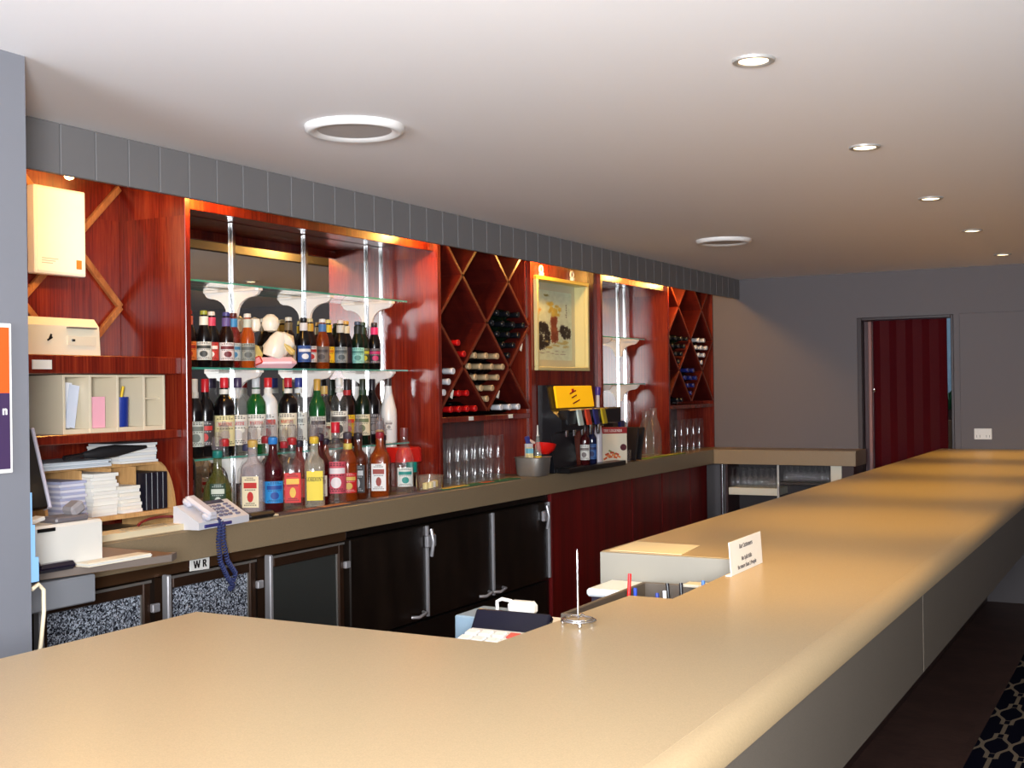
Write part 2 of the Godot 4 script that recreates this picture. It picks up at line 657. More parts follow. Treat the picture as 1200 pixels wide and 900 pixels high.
func build_room() -> void:
	at(0, 0, 0)
	structure("floor", one(-3.1, 9.3, -0.1, 0.0, -3.2, 3.62), M.carpet)
	structure("trim_1", one(1.2, 9.17, 0.0, 0.004, 0.765, 3.5), M.floor_dark)
	structure("ceiling", one(-3.1, 9.3, CEIL, CEIL + 0.1, -3.2, 3.62), M.ceil)
	var st := S()
	ub(st, 9.17, 9.30, 0, CEIL, 2.064, 3.62)
	ub(st, 9.17, 9.30, 0, CEIL, -3.2, 1.377)
	ub(st, 9.17, 9.30, 2.062, CEIL, 1.377, 2.064)
	var far := structure("wall_far", st, M.farpaint)
	put("panel", one(9.156, 9.17, 0.0, 2.066, -3.2, 1.335, 0.003), M.farpaint, far)
	structure("wall_back", one(-3.1, 9.3, 0, CEIL, 3.52, 3.62), M.paint)
	structure("wall_left", one(-3.1, 2.016, 0, CEIL, 2.454, 3.52), M.paint)
	structure("wall_right", one(-3.1, 9.3, 0, CEIL, -3.3, -3.2), mat(C(92, 84, 82), 0.8))
	st = S()
	ub(st, -3.1, -3.0, 0, 0.72, -3.2, 2.454)
	ub(st, -3.1, -3.0, 2.28, CEIL, -3.2, 2.454)
	ub(st, -3.1, -3.0, 0.72, 2.28, -3.2, 0.53)
	ub(st, -3.1, -3.0, 0.72, 2.28, 2.37, 2.454)
	structure("wall_rear", st, mat(C(196, 192, 188), 0.8))
	st = S()
	for v in [0.53, 1.43, 2.33]:
		ub(st, -3.06, -2.99, 0.72, 2.28, v, v + 0.04, 0.005)
	for y in [0.72, 2.24]:
		ub(st, -3.06, -2.99, y, y + 0.04, 0.57, 2.33, 0.005)
	var win := structure("window_1", st, M.white)
	put("window_pane", one(-3.05, -3.04, 0.74, 2.26, 0.55, 2.35), lamp_material(Color(0.93, 0.96, 1.0), 3.0), win)
	# boarded pelmet in front of the back bar
	var pel := structure("trim_2", one(2.016, 9.17, 2.247, CEIL, 2.984, 3.0), M.pelmet)
	var n := 52
	var wd := (9.17 - 2.016) / n
	for i in n:
		put("board", one(2.016 + i * wd + 0.002, 2.016 + (i + 1) * wd - 0.002, 2.244, CEIL - 0.001, 2.97, 2.984, 0.002), M.pelmet, pel)


func build_bar() -> void:
	var bar := thing("bar_counter", "long brown laminate bar counter with rounded edge, turning towards the left", "bar counter", 4.0, 0, 0.85)
	var plan := [[0.75, 0.589], [9.15, 0.589], [9.15, 1.47], [3.215, 1.47], [3.215, 1.0], [2.555, 0.995], [2.555, 1.10], [1.98, 1.125], [1.98, 1.88], [0.75, 1.88]]
	var st := S()
	rounded_slab(st, plan, 1.045, TOP, 0.002)
	# bullnose along the customer's side
	var nose := PackedVector2Array([Vector2(0.589, 1.045), Vector2(0.545, 1.045)])
	for k in 9:
		var a := PI / 2 * k / 8.0
		nose.append(Vector2(0.589 - 0.044 * cos(a), TOP - 0.044 + 0.044 * sin(a)))
	for i in range(1, nose.size() - 1):
		var p := nose[i]
		var q := nose[i + 1]
		st.set_smooth_group(30)
		quad(st, P(0.75, p.y, p.x), P(9.15, p.y, p.x), P(9.15, q.y, q.x), P(0.75, q.y, q.x), Vector3(0, 0.5, 1))
	put("countertop", st, M.counter, bar)
	for seg in [[0.76, 3.098], [3.102, 5.6], [5.604, 9.15]]:
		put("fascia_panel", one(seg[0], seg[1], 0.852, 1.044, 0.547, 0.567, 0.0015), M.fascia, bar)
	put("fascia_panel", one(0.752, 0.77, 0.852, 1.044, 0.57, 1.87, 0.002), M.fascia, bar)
	put("soffit", one(0.77, 9.15, 0.845, 0.857, 0.567, 1.17), M.dark_wood, bar)
	for seg in [[0.9, 2.315], [2.319, 4.6], [4.604, 6.9], [6.904, 9.15]]:
		put("front_panel", one(seg[0], seg[1], 0.004, 0.845, 1.17, 1.19, 0.002), mat(C(70, 50, 46), 0.4), bar)
	put("end_panel", one(3.20, 3.215, 0.35, TOP - 0.001, 0.995, 1.468, 0.001), mat(C(140, 135, 124), 0.5), bar)
	put("inner_panel", one(3.22, 9.15, 0.004, 1.044, 1.44, 1.46), M.dark_wood, bar)
	put("inner_panel", one(1.93, 1.95, 0.004, 1.044, 1.19, 1.86), M.dark_wood, bar)
	put("end_panel", one(0.9, 1.93, 0.004, 1.044, 1.84, 1.86), M.dark_wood, bar)
	put("underbench_shelf", one(1.97, 3.195, 0.82, 0.84, 1.0, 1.80, 0.002), mat(C(52, 46, 44), 0.4), bar)
	put("shelf_support", one(1.99, 2.01, 0.004, 0.82, 1.2, 1.78), M.dark_wood, bar)
	put("shelf_support", one(3.17, 3.19, 0.004, 0.82, 1.2, 1.78), M.dark_wood, bar)


func build_bench() -> void:
	var b := thing("back_bench_top", "brown laminate worktop running under the bottle shelves and round the far corner", "worktop", 5.6, BENCH - 0.11, 3.3)
	var st := S()
	slab(st, [[2.03, 3.085], [8.83, 3.085], [8.83, 2.01], [9.165, 2.01], [9.165, 3.515], [2.03, 3.515]], BENCH - 0.004, BENCH)
	put("top_sheet", st, M.worktop, b)
	put("front_edge", one(2.03, 8.832, BENCH - 0.11, BENCH - 0.004, 3.083, 3.103, 0.002), M.worktop, b)
	put("front_edge", one(8.828, 8.848, BENCH - 0.11, BENCH - 0.004, 2.01, 3.083, 0.002), M.worktop, b)
	put("end_edge", one(8.848, 9.165, BENCH - 0.11, BENCH - 0.004, 2.01, 2.03), M.worktop, b)
	put("core_board", one(2.03, 9.16, BENCH - 0.05, BENCH - 0.004, 3.103, 3.515), M.dark_wood, b)
	put("core_board", one(8.85, 9.16, BENCH - 0.05, BENCH - 0.004, 2.03, 3.103), M.dark_wood, b)
	# return desk by the grey pillar
	var d := thing("return_desk", "low grey desk end with brown top beside the grey pillar", "desk", 2.4, 0, 2.9)
	st = S()
	slab(st, [[2.02, 2.84], [2.74, 2.71], [2.78, 2.74], [2.79, 3.08], [2.02, 3.08]], 1.05, 1.072)
	put("desktop", st, mat(C(140, 104, 74), 0.4), d)
	st = S()
	slab(st, [[2.02, 2.832], [2.74, 2.702], [2.79, 2.73], [2.78, 2.74], [2.735, 2.711], [2.02, 2.841]], 1.052, 1.073)
	put("edge_strip", st, mat(C(128, 116, 108), 0.4), d)
	put("drawer_box", one(2.03, 2.49, 0.966, 1.046, 2.755, 3.06, 0.004), mat(C(132, 134, 140), 0.5), d)
	put("bracket_rail", one(2.03, 2.77, 1.03, 1.05, 3.02, 3.08), M.dark_wood, d)
	put("support_leg", one(2.03, 2.07, 0.004, 0.972, 2.95, 2.99, 0.004), M.dark_wood, d)


func build_hutch() -> void:
	var h := thing("desk_hutch", "mahogany desk recess with diamond battens and two shelves, left of the bottles", "shelf unit", 2.7, BENCH, 3.35)
	put("back_panel", one(2.03, 3.295, BENCH, 2.39, 3.498, 3.515), M.wood, h)
	for s in [[1.638, 1.70], [1.405, 1.437]]:
		put("shelf", one(2.03, 3.297, s[0], s[1], 3.192, 3.497, 0.003), M.wood, h)
	put("side_panel", one(2.02, 2.032, BENCH, 2.39, 3.19, 3.515), M.wood, h)
	# diamond battens on the back panel: crossings every 0.45 m
	var xs := [[2.835, 1.898, 3.061, 2.123], [3.061, 2.123, 3.287, 2.348], [3.061, 2.123, 2.835, 2.348], [3.061, 2.123, 3.287, 1.898], [3.287, 1.898, 3.09, 1.702], [2.835, 1.898, 3.03, 1.702], [2.835, 1.898, 2.61, 2.123], [2.835, 1.898, 2.64, 1.702], [2.835, 2.348, 2.61, 2.123]]
	for q in xs:
		var a := P(q[0], q[1], 3.489)
		var b := P(q[2], q[3], 3.489)
		var st := S()
		bx(st, (a + b) / 2, Vector3((b - a).length(), 0.024, 0.018), 0.002, Basis(Vector3.BACK, atan2(b.y - a.y, b.x - a.x)))
		put("batten", st, M.batten, h)
	put("shelf_label", one(2.635, 2.71, 1.652, 1.682, 3.188, 3.192), M.paper, h)


func upright(parent: Node, u: float, v: float, y0: float, y1: float) -> void:
	put("upright", one(u - 0.011, u + 0.011, y0, y1, v - 0.013, v, 0.002), M.chrome, parent)

func bracket_mesh() -> Mesh:
	if mesh_cache.has("bracket"):
		return mesh_cache.bracket
	# side profile (forward, up) from the upright; swept 14 mm across, under a wider top plate
	var st := S()
	var poly := PackedVector2Array([Vector2(0, 0), Vector2(0.138, 0), Vector2(0.140, -0.010), Vector2(0.128, -0.026)])
	for k in 7:
		var a := PI / 2 * k / 6.0
		poly.append(Vector2(0.018 + 0.092 * (1.0 - sin(a)), -0.034 - 0.066 * (1.0 - cos(a))))
	poly.append(Vector2(0.012, -0.118))
	poly.append(Vector2(0, -0.118))
	ext(st, poly, 0.014, Transform3D(Basis(Vector3.BACK, Vector3.UP, Vector3.LEFT), Vector3(0.007, 0, 0)))
	var top := PackedVector2Array([Vector2(-0.012, 0), Vector2(0.012, 0), Vector2(0.022, 0.05), Vector2(0.022, 0.13), Vector2(0.014, 0.14), Vector2(-0.014, 0.14), Vector2(-0.022, 0.13), Vector2(-0.022, 0.05)])
	ext(st, top, 0.010, Transform3D(Basis(Vector3.RIGHT, Vector3.BACK, Vector3.DOWN), Vector3(0, 0, 0)))
	st.generate_normals()
	mesh_cache.bracket = st.commit()
	return mesh_cache.bracket

func build_niche(which: String) -> void:
	var wide := which == "tall"
	var u0 := 3.325 if wide else 6.99
	var u1 := 5.03 if wide else 8.12
	var n := thing("bottle_niche" if wide else "glass_niche", "wide mirrored mahogany niche with three glass shelves full of bottles" if wide else "narrow mirrored mahogany niche with nearly empty glass shelves, right of the painting", "shelf unit", (u0 + u1) / 2, BENCH, 3.35)
	put("side_panel", one(u0 - 0.028, u0, BENCH, 2.39, 3.166, 3.515, 0.002), M.wood, n)
	put("side_panel", one(u1, u1 + 0.03, BENCH, 2.39, 3.166, 3.515, 0.002), M.wood, n)
	put("head_rail", one(u0, u1, 2.252, 2.292, 3.188, 3.215, 0.002), M.wood, n)
	put("head_board", one(u0, u1, 2.292, 2.31, 3.188, 3.515), M.wood, n)
	put("backing_board", one(u0, u1, BENCH, 2.292, 3.507, 3.516), M.dark_wood, n)
	var ups := [3.43, 3.923, 4.413, 4.905] if wide else [7.05, 7.53, 8.0]
	var joints := [u0] + ups.slice(1, ups.size()) + [u1]
	for i in joints.size() - 1:
		put("mirror_pane", one(joints[i] + 0.001, joints[i + 1] - 0.001, BENCH + 0.002, 2.29, 3.50, 3.506), M.mirror, n)
	for u in ups:
		upright(n, u, 3.50, BENCH + 0.002, 2.29)
	put("corner_strip", one(u1 - 0.008, u1, BENCH + 0.002, 2.29, 3.489, 3.50), M.chrome, n)
	var ys := [2.006, 1.661, 1.301] if wide else [1.906, 1.584]
	for y in ys:
		var sh := put("glass_shelf", one(u0 + 0.004, u1 - 0.004, y, y + 0.008, 3.349, 3.486), M.shelf_glass, n)
		put("polished_edge", one(u0 + 0.004, u1 - 0.004, y, y + 0.008, 3.345, 3.349), M.glass_edge, sh)
		for u in ups:
			putm("shelf_bracket", bracket_mesh(), M.bracket, n, P(u, y - 0.0005, 3.487))


func rack(called: String, label: String, u0: float, u1: float) -> Node3D:
	var r := thing(called, label, "wine rack", (u0 + u1) / 2, 1.40, 3.35)
	var du := (u1 - u0) / 4
	var dy := 0.2355
	put("back_panel", one(u0, u1, BENCH, 2.39, 3.497, 3.515), M.shaded_rack_wood, r)
	if u0 < 6.0:
		put("side_panel", one(u1, u1 + 0.018, BENCH, 2.39, 3.216, 3.515), M.wood, r)
	put("bottom_shelf", one(u0, u1, 1.400, 1.428, 3.192, 3.497, 0.002), M.wood, r)
	var lines := []
	for k in [-4, -2, 0]:
		lines.append([maxi(0, -2 - k), mini(4, 2 - k), k, 1])
	for k in [0, 2, 4]:
		lines.append([maxi(0, k - 2), mini(4, k + 2), k, -1])
	for l in lines:
		var ia: int = l[0]
		var ib: int = l[1]
		var ja: float = ia * l[3] + l[2]
		var jb: float = ib * l[3] + l[2]
		var a := P(u0 + ia * du, 1.92 + ja * dy, 3.343)
		var b := P(u0 + ib * du, 1.92 + jb * dy, 3.343)
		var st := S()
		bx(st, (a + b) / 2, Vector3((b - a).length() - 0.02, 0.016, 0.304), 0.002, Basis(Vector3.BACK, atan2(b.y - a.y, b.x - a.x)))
		var sl := put("slat", st, M.shaded_rack_wood, r)
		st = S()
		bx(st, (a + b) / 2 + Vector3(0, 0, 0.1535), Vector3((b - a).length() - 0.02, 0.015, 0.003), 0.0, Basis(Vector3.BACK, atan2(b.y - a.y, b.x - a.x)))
		put("lit_edge", st, mat(C(114, 46, 27), 0.4), sl)  # paler strip paints the lamplight caught on the slat front
	return r

func wine_bottle(u: float, y: float, capm: Material, glassm: Material, label: String, group: String) -> void:
	# lying with its neck to the front
	var o := thing("wine_bottle", label, "bottle", u, y, 3.475, group)
	if not mesh_cache.has("lying_body"):
		var st := S()
		lathe(st, [[0.0, 0.0], [0.036, 0.001], [0.0375, 0.006], [0.0375, 0.165], [0.033, 0.19], [0.0165, 0.215], [0.0145, 0.232]], 14, Transform3D(Basis(Vector3.RIGHT, PI / 2), Vector3.ZERO))
		st.generate_normals()
		mesh_cache.lying_body = st.commit()
		st = S()
		lathe(st, [[0.0150, 0.225], [0.0158, 0.226], [0.0158, 0.272], [0.0168, 0.274], [0.0168, 0.283], [0.0150, 0.286], [0.0, 0.286]], 14, Transform3D(Basis(Vector3.RIGHT, PI / 2), Vector3.ZERO))
		st.generate_normals()
		mesh_cache.lying_cap = st.commit()
	putm("glass", mesh_cache.lying_body, glassm, o)
	putm("capsule", mesh_cache.lying_cap, capm, o)

func stack(u: float, y: float, rows: Array, capm: Material, glassm: Material, what: String, group: String) -> void:
	var names := ["lowest", "second", "third", "fourth", "top"]
	var places := [["only one"], ["left", "right"], ["left", "middle", "right"], ["leftmost", "second", "third", "rightmost"]]
	for r in rows.size():
		var n: int = rows[r]
		for k in n:
			var p: String = places[n - 1][k]
			var lab := "%s, %s in %s row" % [what, p, names[r]] if n > 1 else "%s, alone in %s row" % [what, names[r]]
			wine_bottle(u + (k - (n - 1) * 0.5) * 0.118, y + 0.0605 + r * 0.0572, capm, glassm, lab, group)

func build_racks() -> void:
	var green := mat(C(14, 26, 16), 0.08)
	var dark := mat(C(14, 9, 9), 0.08)
	var tan := mat(C(196, 170, 132), 0.45)
	var silver := mat(C(226, 228, 234), 0.3)
	var red := mat(C(196, 20, 22), 0.35)
	var black := mat(C(24, 26, 32), 0.2)
	var blue := mat(C(36, 44, 120), 0.3)
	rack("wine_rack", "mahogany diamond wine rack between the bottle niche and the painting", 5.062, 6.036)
	for t in [[5.375, 1.406, 3.190], [5.80, 1.406, 3.190]]:
		at(t[0], t[1], t[2])
		solo("price_tag", one(t[0] - 0.022, t[0] + 0.022, t[1], t[1] + 0.02, t[2] - 0.003, t[2], 0.0), M.paper, "small white price tag on the rack's bottom shelf, %s" % ("left one" if t[0] < 5.5 else "right one"), "price tag")
	for t in [[5.19, 1.545, "by the silver capped bottles"], [5.935, 1.80, "below the black capped bottles"], [5.665, 1.54, "below the tan capped bottles"]]:
		at(t[0], t[1], 3.190)
		var st := S()
		bx(st, Vector3.ZERO, Vector3(0.018, 0.045, 0.003), 0.0, Basis(Vector3.BACK, -0.35))
		solo("price_tag", st, M.paper, "small white price tag on a rack slat %s" % t[2], "price tag")
	stack(5.549, 1.455, [1, 2, 3, 4, 3], tan, dark, "tan capped wine bottle in the first rack", "tan capped wine bottles")
	stack(5.792, 1.690, [1, 2, 3, 4, 3], black, green, "black capped wine bottle below the painting's left", "black capped wine bottles in the first rack")
	var k := 0
	for q in [[5.118, 1.553], [5.163, 1.607], [5.208, 1.661]]:
		wine_bottle(q[0], q[1], silver, dark, "silver capped wine bottle on the left slat, %s of three" % ["lowest", "middle", "highest"][k], "silver capped wine bottles on the left slat")
		k += 1
	k = 0
	for q in [[5.318, 1.750], [5.262, 1.806]]:
		wine_bottle(q[0], q[1], red, dark, "red capped wine bottle alone in the left diamond, %s one" % ["lower", "upper"][k], "red capped wine bottles in the left diamond")
		k += 1
	k = 0
	for q in [[5.183, 1.467], [5.264, 1.467], [5.345, 1.467], [5.426, 1.467], [5.264, 1.548], [5.345, 1.548]]:
		wine_bottle(q[0], q[1], red, dark, "red capped wine bottle under the slats, %s" % ["leftmost below", "second below", "third below", "rightmost below", "left on top", "right on top"][k], "red capped wine bottles on the bottom shelf")
		k += 1
	k = 0
	for q in [[5.70, 1.467], [5.80, 1.467], [5.90, 1.467]]:
		wine_bottle(q[0], q[1], silver, dark, "silver capped wine bottle on the rack's bottom shelf, %s of three" % ["left", "middle", "right"][k], "silver capped wine bottles on the bottom shelf")
		k += 1
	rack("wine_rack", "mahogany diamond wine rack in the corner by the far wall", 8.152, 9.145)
	at(9.156, BENCH, 3.35)
	solo("rack_end_panel", one(9.146, 9.168, BENCH, 2.39, 3.19, 3.515, 0.002), M.wood, "tall mahogany end panel against the far wall", "panel")
	stack(8.4, 1.690, [1, 2, 3, 4], black, green, "black capped wine bottle in the corner rack", "black capped wine bottles in the corner rack")
	stack(8.897, 1.690, [1, 2, 3, 2], silver, dark, "silver capped wine bottle in the corner rack", "silver capped wine bottles in the corner rack")
	stack(8.649, 1.455, [1, 2, 3, 2], blue, dark, "blue capped wine bottle in the corner rack", "blue capped wine bottles")
	k = 0
	for q in [[8.36, 1.467], [8.45, 1.467]]:
		wine_bottle(q[0], q[1], black, dark, "dark wine bottle on the corner rack's bottom shelf, %s one" % ["left", "right"][k], "dark wine bottles on the corner rack's bottom shelf")
		k += 1


func build_picture() -> void:
	at(6.5, BENCH, 3.2)
	var pp := S()
	ub(pp, 6.056, 6.10, BENCH, 2.39, 3.19, 3.215)
	ub(pp, 6.776, 6.96, BENCH, 2.39, 3.19, 3.215)
	ub(pp, 6.10, 6.776, BENCH, 1.682, 3.19, 3.215)
	ub(pp, 6.10, 6.776, 2.203, 2.39, 3.19, 3.215)
	solo("mahogany_panel", pp, M.wood, "plain mahogany panel behind the painting", "panel")
	var f := thing("framed_painting", "pale framed ink painting of a vase and dark leaves under the pelmet", "painting", 6.438, 1.67, 3.17)
	var u0 := 6.088
	var u1 := 6.788
	var y0 := 1.67
	var y1 := 2.215
	var fm := mat(C(214, 206, 150), 0.45)
	put("frame_bar", one(u0, u1, y1 - 0.022, y1, 3.165, 3.189, 0.003), mat(C(224, 190, 70), 0.35), f)
	put("frame_bar", one(u0, u1, y0, y0 + 0.022, 3.165, 3.189, 0.003), fm, f)
	put("lining", one(u0 + 0.016, u1 - 0.016, y1 - 0.020, y1 - 0.0125, 3.189, 3.262), fm, f)
	put("lining", one(u0 + 0.016, u1 - 0.016, y0 + 0.0125, y0 + 0.020, 3.189, 3.262), fm, f)
	for u in [u0, u1 - 0.022]:
		put("frame_bar", one(u, u + 0.022, y0 + 0.022, y1 - 0.022, 3.165, 3.189, 0.003), fm, f)
		put("lining", one(u + (0.0125 if u == u0 else 0.0), u + (0.022 if u == u0 else 0.0095), y0 + 0.022, y1 - 0.022, 3.189, 3.262), fm, f)
	put("mount_board", one(u0 + 0.02, u1 - 0.02, y0 + 0.02, y1 - 0.02, 3.254, 3.264), mat(C(206, 206, 178), 0.8), f)
	var am := StandardMaterial3D.new()
	am.roughness = 0.7
	am.albedo_texture = tex(painting_image())
	putm("artwork", pic(P(u0 + 0.05, y0 + 0.065, 3.253), Vector3(u1 - u0 - 0.12, 0, 0), Vector3(0, y1 - y0 - 0.13, 0)), am, f)
	var k := 0
	for u in [6.17, 6.58]:
		var st := S()
		ub(st, u - 0.012, u + 0.012, y1, y1 + 0.02, 3.166, 3.19, 0.003)
		var ring := []
		for i in 13:
			var a := TAU * i / 12
			ring.append(P(u + 0.02 * cos(a), y1 + 0.038 + 0.02 * sin(a), 3.18))
		tube(st, ring, 0.006, 6, false)
		put("hanger", st, M.white, f)
		k += 1


func build_fridges() -> void:
	var frame := mat(C(62, 42, 30), 0.35, 0.4)
	var g := thing("glass_door_fridge", "under bench bottle fridge with three figured glass doors below the telephone", "fridge", 3.4, 0.004, 3.3)
	put("cabinet", one(2.58, 4.24, 0.004, 0.965, 3.20, 3.51, 0.004), mat(C(40, 30, 24), 0.4), g)
	put("top_rail", one(2.58, 4.24, 0.918, 0.966, 3.155, 3.20, 0.003), mat(C(96, 66, 44), 0.3, 0.5), g)
	var k := 0
	for d in [[2.60, 3.092], [3.15, 3.645], [3.70, 4.215]]:
		var st := S()
		ub(st, d[0], d[0] + 0.05, 0.10, 0.912, 3.15, 3.195, 0.004)
		ub(st, d[1] - 0.035, d[1], 0.10, 0.912, 3.15, 3.195, 0.004)
		ub(st, d[0] + 0.05, d[1] - 0.035, 0.868, 0.912, 3.15, 3.195, 0.004)
		ub(st, d[0] + 0.05, d[1] - 0.035, 0.10, 0.15, 3.15, 3.195, 0.004)
		var door := put("door", st, frame, g)
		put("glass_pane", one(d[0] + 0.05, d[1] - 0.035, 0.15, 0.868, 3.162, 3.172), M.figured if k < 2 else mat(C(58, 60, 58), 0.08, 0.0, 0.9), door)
		put("edge_strip", one(d[0], d[1], 0.905, 0.914, 3.146, 3.152), M.steel, door)
		put("handle", one(d[0] - 0.008, d[0] + 0.012, 0.14, 0.925, 3.118, 3.15, 0.004), M.bright, door)
		put("gasket_bead", one(d[1] - 0.04, d[1] - 0.034, 0.15, 0.868, 3.158, 3.164), M.steel, door)
		var hs := S()
		ub(hs, d[1] - 0.005, d[1] + 0.03, 0.80, 0.83, 3.135, 3.152, 0.003)
		put("hinge", hs, M.bright, door)
		k += 1
	var s := thing("steel_door_fridge", "black steel under bench fridge with three latched doors", "fridge", 5.2, 0.004, 3.3)
	put("cabinet", one(4.25, 6.17, 0.004, 0.965, 3.20, 3.51, 0.004), mat(C(20, 16, 14), 0.4), s)
	put("top_rail", one(4.25, 6.17, 0.925, 0.966, 3.165, 3.20, 0.003), mat(C(24, 18, 15), 0.35), s)
	for d in [[4.26, 4.875], [4.885, 5.515], [5.535, 6.165]]:
		var door := put("door", one(d[0], d[1], 0.47, 0.92, 3.15, 3.198, 0.006), M.black_steel, s)
		put("door_edge", one(d[1] - 0.012, d[1] + 0.004, 0.48, 0.915, 3.138, 3.152, 0.002), M.bright, door)
	for u in [4.88, 6.10]:
		var st := S()
		ub(st, u - 0.03, u + 0.05, 0.81, 0.87, 3.128, 3.150, 0.006)
		tube(st, [P(u - 0.01, 0.90, 3.12), P(u - 0.015, 0.84, 3.105), P(u - 0.01, 0.77, 3.12)], 0.009, 8)
		put("latch", st, M.bright, s)
	for u in [4.72, 5.35, 5.50]:
		var st := S()
		tube(st, [P(u, 0.50, 3.14), P(u + 0.02, 0.50, 3.11), P(u + 0.08, 0.51, 3.11), P(u + 0.10, 0.51, 3.14)], 0.008, 8)
		put("hinge", st, M.bright, s)
	put("kick_panel", one(4.26, 6.16, 0.05, 0.46, 3.16, 3.19, 0.003), mat(C(16, 14, 13), 0.35), s)
	# white letters on the fridge rail
	var w := thing("letter_plate", "small white plate reading WR above the fridge doors", "sign", 3.315, 0.91, 3.13)
	var st2 := S()
	bx(st2, P(3.30, 0.945, 3.118), Vector3(0.10, 0.046, 0.004), 0.001, Basis(Vector3.BACK, -0.04))
	put("plate", st2, M.paper, w)
	put("fixing", one(3.28, 3.32, 0.93, 0.955, 3.12, 3.156), M.dark_wood, w)
	putm("lettering", letters("W R", 0.028, 0.002), mat(C(24, 14, 12), 0.5), w, P(3.30, 0.945, 3.1145))
	# red cupboards
	var n := 0
	for d in [[6.19, 7.375], [7.38, 7.91], [7.915, 8.475], [8.48, 8.845]]:
		var c := thing("bench_cupboard", "dark red under bench cupboard, %s" % ["wide one beside the black fridge", "second from the black fridge", "third from the black fridge", "narrow one in the corner"][n], "cupboard", (d[0] + d[1]) / 2, 0.004, 3.3, "red bench cupboards")
		put("body", one(d[0], d[1], 0.004, 1.029, 3.17, 3.51), M.dark_wood, c)
		put("door", one(d[0] + 0.003, d[1] - 0.003, 0.06, 0.965, 3.145, 3.17, 0.003), M.wood_front, c)
		n += 1


